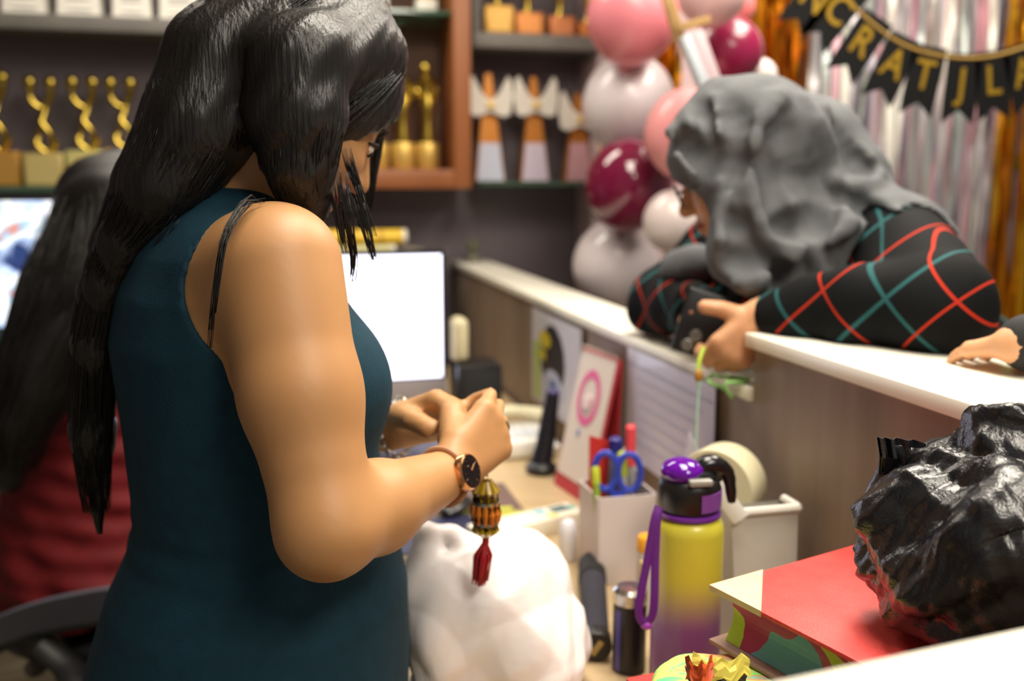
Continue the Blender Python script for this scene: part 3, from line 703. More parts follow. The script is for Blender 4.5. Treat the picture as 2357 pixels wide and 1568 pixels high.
# ================================================================== things on the desk
r = root('black_speaker', 'black box speaker standing on the desk beside the white screen', 'speaker', V(*Pz(1085, 1010, ZD)))
bc = P(1075, 900, 2.30); bz = .925
part('cabinet', MB().box((bc[0] + .018, bc[1] + .05, (ZD + bz) / 2), (.11, .13, bz - ZD - .001), RC, bev=.005), m_dark, r)
part('grille', MB().box((bc[0] + .018 + CV[0] * -.067, bc[1] + .05 - CV[1] * .067, (ZD + bz) / 2), (.09, .004, (bz - ZD) * .85), RC, bev=.001), m_black, r)
bq = P(1042, 810, 2.30)
bzz = P(1042, 732, 2.33)[2]
rr = root('upright_case', 'beige rounded upright case standing on the black speaker', 'case', V(bq[0], 2.34, bz))
part('case', MB().box((bq[0] + .012, 2.345, (bz + bzz) / 2 + .0005), (.042, .07, bzz - bz), RC, bev=.018, seg=4), M('case_beige', (206, 196, 160), .5, col2=(196, 186, 150), scale=10), rr)
part('seam', MB().box((bq[0] - .004, 2.308, (bz + bzz) / 2), (.004, .004, (bzz - bz) * .7), RC), M('case_seam', (150, 142, 116), .6), rr)

# telephone
tc_ = Pz(1190, 1050, ZD)
r = root('telephone', 'white desk telephone with a cream handset beside the black stand', 'telephone', tc_)
part('body', MB().box(tc_ + V(.0, .06, .024), (.15, .19, .045), RC, bev=.012, seg=3), M('phone_white', (236, 234, 226), .4), r)
q = tc_ + V(0, .06, .047)
part('keypad', MB().box(q - CV * .03 + V(0, 0, .001), (.09, .08, .003), RC, bev=.001), M('phone_keys', (200, 204, 208), .5), r)
for i in range(3):
    for j in range(4): part('key', MB().box(q + CU * (i - 1) * .025 + CV * ((j - 1.5) * .018 - .03) + V(0, 0, .004), (.016, .011, .004), RC, bev=.0015), M('phone_key', (228, 230, 232), .5), r)
hc = q + CV * .07 + V(0, 0, .02)
part('handset', MB().tube(spline([hc - CU * .08 - V(0, 0, .006), hc - CU * .05 + V(0, 0, .004), hc + V(0, 0, .012), hc + CU * .05 + V(0, 0, .004), hc + CU * .08 - V(0, 0, .006)], 16), [.021, .022, .021, .019, .017, .016, .015, .015, .015, .015, .016, .017, .019, .021, .022, .021], 12, .8), M('handset_cream', (232, 224, 188), .45), r)

# black stand with round foot
b = Pz(1246, 1088, ZD); tpt = P(1272, 905, b[1] + .01)
r = root('black_stand', 'black tapered upright stand with a wide round foot beside the red calendar', 'stand', b)
part('foot', MB().lathe([(.030, .0008), (.034, .006), (.034, .016), (.026, .024), (.018, .028)], b), m_dark, r)
part('shaft', MB().tube([b + V(0, 0, .024), b + (tpt - b) * .35, b + (tpt - b) * .7, tpt], [.024, .021, .018, .015], 18), M('stand_black', (22, 22, 32), .35), r)
part('tip', MB().ell(tpt, (.015, .015, .012)), M('stand_tip', (60, 54, 100), .4), r)
part('button', MB().ell(P(1283, 1028, b[1] - .028), (.008, .008, .008)), M('button_white', (230, 230, 226), .4), r)

# calendar
A = V(.088, 1.93, ZD); B_ = V(.148, 1.782, ZD); xd = nrm(B_ - A); wd = np.linalg.norm(B_ - A)
lean = nrm(V(.062, .026, .30)); hgt = .292
nf = nrm(np.cross(xd, lean)); Rcal = np.column_stack([xd, lean, nf])
if nf[0] > 0: nf = -nf
r = root('desk_calendar', 'red framed desk calendar with a pink picture beside the pen holder', 'calendar', (A + B_) / 2)
red = M('calendar_red', (186, 44, 54), .5)
o_ = A + V(0, 0, .001)
part('board', MB().sheet([[o_, o_ + xd * wd], [o_ + lean * hgt, o_ + lean * hgt + xd * wd]], .004, nf), red, r, smooth=False)
pg = o_ + nf * .0015 + lean * .03
part('page', MB().sheet([[pg + xd * .004, pg + xd * (wd - .008)], [pg + lean * (hgt - .034) + xd * .004, pg + lean * (hgt - .034) + xd * (wd - .008)]], .001, nf), M('calendar_page', (222, 210, 198), .6), r, smooth=False)
ctr = pg + lean * .17 + xd * wd * .46 + nf * .0012
q = MB()
for k in range(26):
    a = math.radians(k * 360 / 26); a2 = math.radians((k + 1) * 360 / 26)
    vs = [ctr + xd * math.cos(t) * rr_ + lean * math.sin(t) * rr_ * 1.25 for t in (a, a2) for rr_ in (.032, .046)]
    q.add(vs, [(0, 1, 3, 2)])
part('pink_ring', q, M('calendar_pink', (224, 92, 150), .6), r, smooth=False)
q = MB().ell(ctr + lean * -.01, (.022, .022, .002), np.column_stack([xd, lean, nf]), 16, 8)
part('figure', q, ramp_mat('calendar_figure', [(.35, (232, 190, 196)), (.5, (240, 232, 226)), (.62, (200, 120, 140)), (.7, (120, 150, 200))], 60, .6), r)
part('blue_mark', MB().ell(ctr - lean * .075 - xd * .012, (.006, .008, .001), np.column_stack([xd, lean, nf]), 10, 6), M('calendar_blue', (96, 130, 190), .6), r)
bk = o_ - nf * .06 ; bk[2] = ZD + .001
topc = o_ + lean * hgt - nf * .004
part('back_leg', MB().sheet([[bk, bk + xd * wd], [topc, topc + xd * wd]], .003, nf), red, r, smooth=False)
for k in range(8):
    c = o_ + lean * (hgt + .001) + xd * wd * (k + .5) / 8
    part('ring', MB().tube([c + nf * .006 * math.cos(t) + lean * .006 * math.sin(t) for t in np.linspace(0, 5.8, 10)], .0012, 5), m_silver, r)

# sheets taped on the counter panel
def panel_pt(px, py, off=.004):
    d = ray(px, py); t = (np.dot(CA - EYE, CU) - .005 - off) / np.dot(d, CU); return EYE + d * t
def sheet_on_panel(name, corners, mat, label, cat, tape):
    cs = [panel_pt(*c) for c in corners]       # tl tr br bl
    t0 = np.mean([np.dot(c - CA, CV) for c in (cs[0], cs[3])]); t1 = np.mean([np.dot(c - CA, CV) for c in (cs[1], cs[2])])
    zt = np.mean([cs[0][2], cs[1][2]]); zb = np.mean([cs[2][2], cs[3][2]])
    g = lambda a, z: cpt(a, -.009, z)
    r = root(name, label, cat, (g(t0, zb) + g(t1, zb)) / 2)
    part('sheet', MB().box(cpt((t0 + t1) / 2, -.0075, (zt + zb) / 2), (.0012, abs(t1 - t0), zt - zb), RC), mat, r, smooth=False)
    return r, t0, t1, zt, zb
r, t0, t1, zt, zb = sheet_on_panel('paper_notice', ((1442, 800), (1644, 885), (1638, 1150), (1440, 1075)), M('sheet_lavender', (206, 204, 226), .35, coat=.3), 'pale lavender paper notice in a clear sleeve on the counter panel', 'paper', 0)
for k in range(9):
    z = zt - .05 - k * .024
    if z > zb + .02: part('printed_line', MB().box(cpt((t0 + t1) / 2 + random.uniform(-.01, .01), -.0084, z), (.0004, abs(t1 - t0) * random.uniform(.6, .8), .004), RC), M('print_faint', (176, 178, 204), .5), r)
part('sleeve_edge', MB().box(cpt((t0 + t1) / 2, -.0083, zt - .028), (.0006, abs(t1 - t0) * .98, .004), RC), M('sleeve_edge', (160, 164, 190), .3), r)
r, t0, t1, zt, zb = sheet_on_panel('poster', ((1226, 710), (1336, 757), (1334, 975), (1222, 935)), M('poster_paper', (204, 202, 208), .5), 'white poster with a dark figure and a lime stripe on the counter panel', 'poster', 0)
wt = abs(t1 - t0); tm = lambda f_: t0 + (t1 - t0) * f_
part('lime_stripe', MB().box(cpt(tm(.12), -.0086, (zt * .35 + zb * .65)), (.001, wt * .12, (zt - zb) * .62), RC), M('poster_lime', (168, 190, 70), .5), r)
def blob(f_, g_, a, b, mat, name, lift):
    part(name, MB().ell(cpt(tm(f_), -.0086 - lift, zb + (zt - zb) * g_), (.0006, wt * a, (zt - zb) * b), RC, 18, 8), mat, r)
blob(.46, .55, .26, .36, M('poster_black', (26, 26, 34), .5), 'dark_shape', 0)
blob(.30, .72, .13, .09, M('poster_yellow', (206, 186, 40), .5), 'yellow_shape', .0008)
blob(.26, .55, .07, .06, M('poster_yellow', (206, 186, 40), .5), 'yellow_shape', .0008)
blob(.48, .28, .2, .17, M('poster_pale', (190, 196, 220), .5), 'pale_shape', .0008)
blob(.5, .3, .07, .06, M('poster_blue', (70, 100, 160), .5), 'blue_shape', .0016)

# pen holder and what stands in it
hc = V(.168, 1.47, ZD); hw, hh = .047, .142
r = root('pen_holder', 'white square pen holder full of scissors and pens', 'pen holder', hc)
m_hold = M('holder_white', (216, 204, 202), .5)
for k, (dx, dy, sx_, sy_) in enumerate(((0, -hw, 2 * hw, .003), (0, hw, 2 * hw, .003), (-hw, 0, .003, 2 * hw - .004), (hw, 0, .003, 2 * hw - .004))):
    part('side', MB().box(hc + CU * dx + CV * dy + V(0, 0, hh / 2 + .001), (sx_, sy_, hh), RC), m_hold, r)
part('bottom', MB().box(hc + V(0, 0, .003), (2 * hw - .004, 2 * hw - .004, .004), RC), m_hold, r)
def in_holder(dx, dy): return hc + CU * dx + CV * dy + V(0, 0, .006)
# scissors
sb_ = in_holder(.0, -.03); sy0 = 1.43
r = root('scissors', 'scissors with blue handles standing in the pen holder', 'scissors', sb_)
blu = M('scissor_blue', (42, 62, 176), .35); stl = m_silver
pv = P(1418, 1150, 1.432)
for sd, cx_, cy_ in ((-1, 1398, 1085), (1, 1444, 1088)):
    lp = [P(cx_ + 26 * math.cos(t) + sd * 4, cy_ - 42 * math.sin(t), 1.432) for t in np.linspace(0, 2 * math.pi, 25)]
    ring = part('handle', MB().tube(lp, .0055, 8, up=(0, 1, 0)), blu, r)
    part('shank', MB().tube([P(cx_ - sd * 6, cy_ + 40, 1.432), pv], [.006, .007], 8), blu, r)
    part('blade', MB().tube([pv, sb_ + CU * sd * .006 + V(0, 0, .004)], [.007, .002], 6, .3), stl, r)
def pen(name, dx, dy, top, rad, mat, capmat, label, capf=.72):
    b = in_holder(dx, dy) + V(0, 0, .003); t = top; r = root(name, label, 'pen', b); L_ = np.linalg.norm(t - b); R = frame(t - b)
    part('barrel', MB().lathe([(rad * .5, 0), (rad, .01), (rad, L_ * capf)], b, R, n=14), mat, r)
    part('cap', MB().lathe([(rad * 1.12, 0), (rad * 1.12, L_ * (1 - capf) - .004), (rad * .6, L_ * (1 - capf))], b + (t - b) * capf, R, n=14), capmat, r)
pen('marker', .022, .0, P(1452, 978, 1.47), .0075, M('marker_grey', (170, 170, 172), .4), M('marker_coral', (236, 74, 84), .4), 'grey marker with a coral cap in the pen holder', .72)
pen('marker', -.008, .012, P(1418, 1006, 1.48), .010, M('marker_clear', (120, 124, 140), .3), M('marker_navy', (34, 34, 120), .4), 'marker with a navy blue cap in the pen holder', .86)
pen('marker', .01, -.012, P(1432, 1040, 1.455), .007, M('marker_white', (208, 204, 198), .4), M('marker_lime', (190, 204, 60), .4), 'white marker with a lime cap in the pen holder', .8)
pen('marker', -.036, -.03, P(1370, 1072, 1.43), .006, M('marker_lime2', (150, 180, 60), .4), M('marker_lime', (190, 204, 60), .4), 'slim lime pen in the pen holder', .84)
q0 = in_holder(-.027, .022)
thing('red_card', MB().sheet([[q0 - CU * .013, q0 + CU * .02], [P(1356, 1002, 1.50), P(1404, 1016, 1.50)]], .003, CV), M('card_red', (196, 44, 36), .5), 'red card slipped into the pen holder', 'card')
q0 = in_holder(.022, .026); tp = in_holder(.029, .028) + V(0, 0, .168)
thing('glasses_case', MB().tube([q0 + V(0, 0, .004), q0 + (tp - q0) * .5, q0 + (tp - q0) * .9, tp], [.010, .013, .014, .009], 14, .5, up=CV), M('case_dark', (34, 32, 40), .6), 'dark fabric case leaning in the pen holder', 'case')
hp_ = lambda dx, z: hc + CU * dx + CV * .0395 + V(0, 0, z)
thing('folded_paper', MB().sheet([[hp_(-.004, .0065), hp_(.040, .0065)], [hp_(-.006, .145), hp_(.042, .145)], [hp_(.006, .175), hp_(.060, .165)], [hp_(.034, .205), hp_(.046, .19)]], .001, CV), M('paper_white', (224, 222, 232), .6), 'white folded paper standing behind the pens', 'paper')
b_ = V(.262, 1.42, ZD)
r = root('paper_stack', 'upright folded white leaflets leaning against the counter panel', 'paper', b_)
for k in range(3):
    q0 = b_ + CU * .012 * k + V(0, 0, .001)
    part('leaflet', MB().sheet([[q0 - CV * .06, q0 + CV * .05], [q0 + CU * .018 + V(0, 0, .2 - .02 * k) - CV * (.05 - .02 * k), q0 + CU * .018 + V(0, 0, .24 - .04 * k) + CV * (.02 + .02 * k)]], .0015, -CU), M('paper_white', (224, 222, 232), .6), r, smooth=False)

# highlighter / glue stick next to the holder
b_ = V(.196, 1.31, ZD)
r = root('glue_stick', 'white glue stick with an orange cap between pen holder and bottle', 'glue stick', b_)
part('body', MB().lathe([(.015, .0008), (.016, .004), (.016, .10)], b_, n=18), M('glue_white', (222, 220, 220), .4), r)
part('cap', MB().lathe([(.0165, .1005), (.0165, .118), (.014, .122)], b_, n=18), M('glue_orange', (232, 162, 40), .4), r)

# water bottle
bb = V(.2085, 1.08, ZD)
r = root('water_bottle', 'tall yellow to purple water bottle with a black and purple flip lid', 'bottle', bb)
body = zgrad_mat('bottle_gradient', .10, .175, (120, 78, 134), (202, 194, 62), .35)
nt, bs = nodes_of(body); bs.inputs['Coat Weight'].default_value = .15
part('body', MB().lathe([(.036, .0008), (.0405, .005), (.0415, .02), (.0415, .218), (.0405, .227), (.036, .234), (.033, .236)], bb, n=48), body, r)
pur = M('bottle_purple', (112, 44, 150), .35); pclear = M('bottle_purple_clear', (130, 20, 200), .08, trans=.55)
part('strap_ring', MB().lathe([(.034, .2365), (.0375, .238), (.0375, .242), (.034, .2435)], bb, n=40), pur, r)
part('collar', MB().lathe([(.034, .244), (.0365, .247), (.0365, .272), (.034, .280), (.030, .283)], bb, n=40), m_dark, r)
q = []
for j in range(9):
    a = math.radians(-78 + j * 12.5)
    q.append([bb + V(.0375 * math.cos(a), .0375 * math.sin(a), .249), bb + V(.0375 * math.cos(a), .0375 * math.sin(a), .270)])
part('purple_badge', MB().sheet(q, .0012, V(.3, -.95, 0)), M('badge_purple', (128, 70, 158), .5), r)
part('lid_top', MB().lathe([(.030, .283), (.031, .286), (.026, .292), (.0, .295)], bb, n=36), M('lid_black', (24, 24, 26), .2), r)
part('flip_cover', MB().ell(bb + V(-.010, -.004, .290), (.025, .027, .016), Rz(15)), pclear, r)
part('button', MB().box(bb + V(.006, -.033, .285), (.028, .012, .008), Rz(10), bev=.003), M('lid_grey', (150, 148, 142), .3), r)
part('spout_arm', MB().tube(spline([bb + V(.008, -.002, .290), bb + V(.022, 0, .297), bb + V(.040, .002, .291), bb + V(.047, .002, .277), bb + V(.051, .004, .250)], 16), [.010, .011, .012, .012, .012, .012, .011, .010, .009, .009, .008, .008, .007, .007, .006, .005], 10), M('lid_black', (24, 24, 26), .2), r)
st = [P(1516, 1166, 1.045), P(1506, 1200, 1.04), P(1490, 1290, 1.035), P(1472, 1385, 1.03), P(1472, 1420, 1.03), P(1484, 1434, 1.03), P(1500, 1420, 1.03), P(1506, 1380, 1.03), P(1508, 1290, 1.035), P(1512, 1200, 1.04), P(1518, 1168, 1.045)]
part('strap', MB().tube(spline(st, 60), .0048, 8, .3, up=(0, 1, 0)), M('strap_purple', (96, 30, 128), .5), r)
part('strap_bead', MB().ell(P(1488, 1438, 1.033), (.007, .006, .006)), M('strap_bead', (160, 70, 190), .35), r)

# tape roll on a carton, white paper bag
cb = V(.292, 1.285, ZD)
thing('small_carton', MB().box(cb + V(0, 0, .0755), (.09, .10, .15), RC, bev=.002), M('carton_white', (206, 204, 198), .6), 'plain white carton under the tape roll', 'box')
tr = cb + V(.0, -.004, .151 + .056)
r = root('tape_roll', 'thick cream coloured roll of tape standing on the white carton', 'tape', cb + V(0, 0, .151))
Rt = frame(nrm(V(-.55, -.75, .0)))
part('roll', MB().lathe([(.030, -.026), (.055, -.026), (.056, -.024), (.056, .024), (.055, .026), (.030, .026), (.030, -.026)], tr, Rt, n=40), M('tape_cream', (214, 206, 172), .5), r)
part('core', MB().lathe([(.027, -.025), (.0298, -.025), (.0298, .025), (.027, .025), (.027, -.025)], tr, Rt, n=32), M('tape_core', (150, 120, 84), .7), r)
pb = V(.313, 1.165, ZD)
r = root('paper_bag', 'small grey white paper bag standing against the counter panel', 'bag', pb)
m_pb = M('paperbag_white', (196, 192, 182), .6, col2=(186, 182, 172), scale=12)
Hb = .215
vs = []
for z, a, b in ((.001, .040, .032), (Hb * .6, .043, .026), (Hb, .046, .018)):
    for k in range(4):
        x = (-a, a, a, -a)[k]; y = (-b, -b, b, b)[k]; vs.append(pb + CU * x + CV * y + V(0, 0, z))
fs = [(3, 2, 1, 0)]
for l in range(2):
    for k in range(4): fs.append((l * 4 + k, l * 4 + (k + 1) % 4, (l + 1) * 4 + (k + 1) % 4, (l + 1) * 4 + k))
part('body', MB().add(vs, fs), m_pb, r, smooth=False)
part('rolled_rim', MB().tube([vs[8] + V(0, 0, .002), vs[9] + V(0, 0, .002)], .006, 8).tube([vs[9] + V(0, 0, .002), vs[10] + V(0, 0, .002)], .006, 8), M('paperbag_rim', (214, 210, 200), .6), r)
s0 = P(1648, 1118, 1.13); s1 = P(1706, 1196, 1.125)
part('handle', MB().tube([s0, s1], .011, 8, .15, up=(0, 1, 0)), M('handle_white', (226, 224, 218), .5), r)

# umbrella and can
u0 = V(.111, 1.17, ZD + .0215); u1 = V(.128, 1.46, ZD + .0215)
r = root('folded_umbrella', 'black folded umbrella lying on the desk beside the white plastic bag', 'umbrella', V(.118, 1.3, ZD))
R = frame(u1 - u0); L_ = np.linalg.norm(u1 - u0)
part('canopy', MB().lathe([(.0165, .03), (.018, .05), (.020, L_ * .75), (.018, L_ * .8)], u0, R, n=20), M('umbrella_cloth', (42, 40, 52), .75, bump=.3, bscale=90, stretch=(3, .4, 3)), r)
hd = part('handle', MB().lathe([(.0, -.001), (.019, 0), (.0205, .003), (.0205, .026), (.017, .03)], u0, R, n=28), m_dark, r)
part('gold_mark', MB().box(u0 + R @ V(0, 0, -.0018), (.008, .022, .0016), R @ Rz(35), bev=.0005), M('mark_gold', (170, 148, 92), .45, .4), hd)
part('cap', MB().lathe([(.0215, L_ * .74), (.0215, L_ * .95), (.017, L_)], u0, R, n=24), m_black, r)
cb = V(.1512, 1.155, ZD)
r = root('steel_can', 'small black can with a steel lid and a blue stripe beside the bottle', 'can', cb)
part('body', MB().lathe([(.019, .0008), (.0215, .003), (.0215, .088), (.0205, .092)], cb, n=30), M('can_black', (24, 24, 26), .35), r)
part('lid', MB().lathe([(.0212, .0925), (.0222, .096), (.0222, .108), (.017, .113), (.0, .114)], cb, n=30), M('can_steel', (196, 196, 194), .22, 1.0), r)
part('blue_stripe', MB().lathe([(.0217, .003), (.0217, .086)], cb, n=30) if False else MB().sheet([[cb + V(.0219 * math.cos(a), .0219 * math.sin(a), z) for z in (.004, .086)] for a in np.radians([-150, -143, -136, -129])], .0006, V(-.7, -.7, 0)), M('can_blue', (74, 68, 150), .4), r)
thing('white_cap', MB().lathe([(.014, .0008), (.0165, .004), (.0155, .05), (.012, .066), (.007, .07)], V(.094, 1.52, ZD), n=20), M('cap_white', (232, 232, 240), .35), 'small white plastic cap between the plastic bag and pen holder', 'cap')
# wooden pencils or sticks standing between can and bottle
thing('wooden_ruler', MB().box(V(.172, 1.19, ZD + .066), (.006, .018, .13), Rz(10), bev=.001), M('ruler_wood', (190, 164, 108), .5), 'wooden ruler standing between the can and the bottle', 'ruler')

# mouse pad, mouse, box with stickers, notebook, pouch
mc = Pz(1075, 1165, ZD)
r = root('mouse_pad', 'brown mouse pad with a lime green stripe', 'mouse pad', mc)
Rm = Rz(-30) if False else RC
part('mat', MB().box(mc + V(0, 0, .0025), (.20, .23, .004), Rm, bev=.001), M('pad_brown', (104, 82, 76), .8), r)
part('lime_stripe', MB().box(mc - CV * .075 + V(0, 0, .0048), (.19, .022, .0006), Rm).box(mc - CV * .045 + CU * .045 + V(0, 0, .0048), (.07, .02, .0006), Rm), M('pad_lime', (184, 184, 60), .7), r)
mm = Pz(1050, 1168, ZD + .02); mm[2] = ZD + .0052
r = root('computer_mouse', 'black computer mouse on the brown mouse pad', 'computer mouse', mm)
part('shell', MB().ell(mm + V(0, 0, .0165), (.028, .052, .0165), RC @ Rz(-35)), M('mouse_black', (20, 20, 22), .3), r)
part('wheel', MB().ell(mm + V(0, 0, .031) + (RC @ Rz(-35)) @ V(0, .025, 0), (.003, .008, .004), RC @ Rz(-35), 12, 8), m_silver, r)
a0 = Pz(1338, 1215, ZD); a1 = Pz(1150, 1262, ZD); bd = nrm(a1 - a0); bc_ = (a0 + a1) / 2 + V(bd[1], -bd[0], 0) * (.03 if bd[0] < 0 and False else -.0)
Rb = np.column_stack([-bd, np.cross(V(0, 0, 1), -bd), V(0, 0, 1)])
r = root('flat_box', 'long flat white box with small coloured stickers on the desk', 'box', (a0 + a1) / 2)
bcn = (a0 + a1) / 2 + Rb @ V(-.01, .03, .0155)
part('box', MB().box(bcn, (.22, .06, .03), Rb, bev=.002), M('box_cream', (236, 228, 208), .5), r)
for k, (fx, fy, sx_, sy_, cc) in enumerate(((.075, .006, .036, .026, (84, 112, 112)), (.035, .012, .022, .02, (130, 190, 206)), (.045, -.016, .018, .016, (216, 206, 110)), (.098, .0, .012, .02, (100, 180, 170)))):
    part('sticker', MB().box(bcn + Rb @ V(fx, fy, .0155), (sx_, sy_, .0008), Rb), M('sticker_%d' % k, cc, .5), r)
nb = Pz(955, 1280, ZD)
r = root('notebook', 'dark navy notebook lying behind the white plastic bag', 'notebook', nb)
part('cover', MB().box(nb + V(.01, .06, .0135), (.20, .16, .004), RC, bev=.001).box(nb + V(.01, .06, .002), (.20, .16, .003), RC, bev=.001), M('notebook_navy', (24, 26, 62), .5), r)
part('pages', MB().box(nb + V(.012, .06, .0075), (.192, .152, .0076), RC), M('notebook_pages', (222, 216, 200), .8), r)
pc = Pz(925, 1112, ZD)
f_p = lambda p: smin(sell(p, pc + V(-.01, .06, .05), (.09, .06, .045)), sell(p, pc + V(.05, .05, .04), (.05, .05, .036)), .03)
vq = sdf_mesh(f_p, pc + V(-.13, -.04, -.02), pc + V(.13, .14, .13), .005)
o = finish('soft_pouch', vq[0] - V(0, 0, vq[0][:, 2].min() - ZD - .0005), vq[1], M('pouch_blue_grey', (92, 92, 116), .9, col2=(78, 78, 102), scale=40, bump=.3, bscale=120, sheen=.3), None, True, 0)
o['label'] = 'soft blue grey pouch on the desk behind the woman\'s wrists'; o['category'] = 'pouch'

# ================================================================== crumpled bags, book, box
def crumple(v, q, amps, seed=0., keep=None):
    n = normals(v, q); out = v.copy(); kk = np.ones(len(v)) if keep is None else keep
    for i in range(len(v)):
        p = v[i]; d = 0
        for A_, S in amps:
            wv = noise.noise(Vector(p * S * .6 + seed)) * .35
            ds, _pts = noise.voronoi(Vector(p * S + seed + wv)); d += A_ * (.5 - ds[0]) * 1.6 if A_ > 0 else A_ * (ds[1] - ds[0])
        out[i] += n[i] * d * kk[i]
    return out
# red storage box, tie-dye cloth bag, thick book, black bag
BZ = .985                                   # top of the book cover
A_ = Pz(1635, 1348, BZ); e1 = nrm(V(math.cos(math.radians(31)), math.sin(math.radians(31)), 0)); e2 = V(e1[1], -e1[0], 0)
Rk = np.column_stack([e1, -e2, V(0, 0, 1)]); LB, WB = .218, .205; TH = .058
xc_ = Pz(1408, 1552, .875)
r = root('storage_box', 'red storage box on the desk under the tie-dye bag', 'box', V(.30, .76, ZD))
rb = M('box_red', (214, 58, 54), .55)
xx = nrm(V(math.cos(math.radians(20)), math.sin(math.radians(20)), 0)); xy = V(-xx[1], xx[0], 0); Rx = np.column_stack([xx, xy, V(0, 0, 1)])
bcn = xc_ + xx * .15 - xy * .13
part('box', MB().box(V(bcn[0], bcn[1], (ZD + .86) / 2), (.27, .23, .86 - ZD - .002), Rx, bev=.003), rb, r)
part('lid', MB().box(V(bcn[0], bcn[1], .866), (.28, .24, .018), Rx, bev=.003), rb, r)
tie = ramp_mat('tie_dye', [(.28, (60, 170, 140)), (.40, (120, 214, 110)), (.48, (214, 208, 100)), (.55, (110, 226, 120)), (.63, (224, 140, 90)), (.72, (90, 190, 170))], 9, .7, (1, 4, 4), 3, (0, 0, .5), distort=.8)
tcn = Pz(1665, 1545, .90)
TB = BZ - TH
f_t = lambda p: smax(smin(sell(p, A_ + e1 * .10 + e2 * .10 + V(0, 0, .90 - BZ), (.125, .11, .05), Rk), sell(p, P(1640, 1590, .80), (.058, .05, .030), Rk), .03), np.maximum(.8765 - p[:, 2], p[:, 2] - TB + .001), .008)
vq = sdf_mesh(f_t, tcn + V(-.15, -.2, -.06), tcn + V(.33, .25, .08), .004)
vq = (crumple(vq[0], vq[1], ((.004, 18),), 3.), vq[1])
vv = vq[0]; vv[:, 2] = np.clip(vv[:, 2], .8757, TB - .0006)
o = finish('cloth_bag', vv, vq[1], tie, None, True, 0); o['label'] = 'green yellow and orange tie-dye cloth bag under the red book'; o['category'] = 'bag'
for k, (px, py, c, lab, sa2, sb3) in enumerate(((1612, 1546, (206, 84, 40), 'crumpled orange wrapper on the tie-dye bag', .022, .020), (1662, 1540, (226, 212, 92), 'crumpled yellow wrapper beside the orange one', .046, .020), (1650, 1562, (60, 58, 40), 'dark crumpled wrapper under the yellow one', .050, .012))):
    cc = P(px, py, .70 + .012 * k); rnd = np.random.RandomState(40 + k); g = []
    for i in range(9):
        row = []
        for j in range(6):
            u_, v_ = i / 8 - .5, j / 5 - .5
            row.append(cc + V(u_ * sa2, .3 * v_ * sb3, v_ * sb3 * .8) + V(0, -.006 * math.cos(u_ * 5) * (1 if k != 1 else .6), .004 * math.sin(i * 1.9 + k)) + rnd.normal(size=3) * .0007)
        g.append(row)
    thing('candy_wrapper', MB().sheet(g, .0006, V(0, -1, .3)), M('wrapper_%d' % k, c, .45), lab, 'wrapper', smooth=False)
# book
r = root('thick_book', 'thick hardback with a red textured cover, beige corner and painted page edges', 'book', A_ + e1 * LB / 2 + e2 * WB / 2 - V(0, 0, TH))
m_rc = M('cover_red', (226, 72, 66), .5, col2=(218, 62, 58), scale=40, bump=.14, bscale=500)
cth = .0045
ctr_ = A_ + e1 * LB / 2 + e2 * WB / 2
part('front_cover', MB().box(ctr_ - V(0, 0, cth / 2), (LB, WB, cth), Rk, bev=.0012), m_rc, r, label='red textured front cover')
part('back_cover', MB().box(ctr_ - V(0, 0, TH - cth / 2), (LB, WB, cth), Rk, bev=.0012), M('cover_back', (146, 116, 102), .6), r, label='dusty beige back cover')
tri = [(0, 0), (.058, 0), (0, .095)]
vs = [A_ + e1 * a + e2 * b - e1 * .0006 - e2 * 0 + V(0, 0, .0008) for a, b in ((0, -.0006), (.070, -.0006), (0, .066))]
vs2 = [v - V(0, 0, cth + .0014) for v in vs]
part('corner', MB().add(vs + vs2, [(0, 2, 1), (3, 4, 5), (0, 1, 4, 3), (1, 2, 5, 4), (2, 0, 3, 5)]), M('corner_beige', (232, 204, 160), .6, col2=(222, 192, 146), scale=25), r, smooth=False, label='beige cover corner')
edge = ramp_mat('page_edge_paint', [(0., (96, 160, 178)), (.40, (104, 160, 178)), (.41, (170, 52, 98)), (.56, (160, 44, 86)), (.565, (182, 208, 64)), (.9, (182, 208, 64))], 15, .45, (1, 1, 1.2), 1.5, (0, 0, 0), const=True, distort=.4)
ins = .011; rows = []
ny = 10
# page block: concave fore-edge on the e1=0 side, flat painted edge facing the front
pts = []
for j in range(ny + 1):
    f_ = j / ny; z = -cth - .0004 - f_ * (TH - 2 * cth - .0008); cv = .010 * math.sin(math.pi * f_)
    pts.append((ins + cv, z))
vs = []; nE = len(pts)
for b in (ins, WB - .004):
    for (a, z) in pts: vs.append(A_ + e1 * a + e2 * b + V(0, 0, z))
    for (a, z) in reversed(pts): vs.append(A_ + e1 * (LB - .006) + e2 * b + V(0, 0, z))
n2 = 2 * nE
fs = [tuple(range(n2)), tuple(reversed(range(n2, 2 * n2)))] + [(k, n2 + k, n2 + (k + 1) % n2, (k + 1) % n2) for k in range(n2)]
part('page_block', MB().add(vs, fs), edge, r, smooth=False, label='page block painted teal, magenta and lime')
part('spine', MB().box(A_ + e1 * (LB - .0015) + e2 * WB / 2 - V(0, 0, TH / 2), (.003, WB, TH - 2 * cth - .001), Rk), m_rc, r)

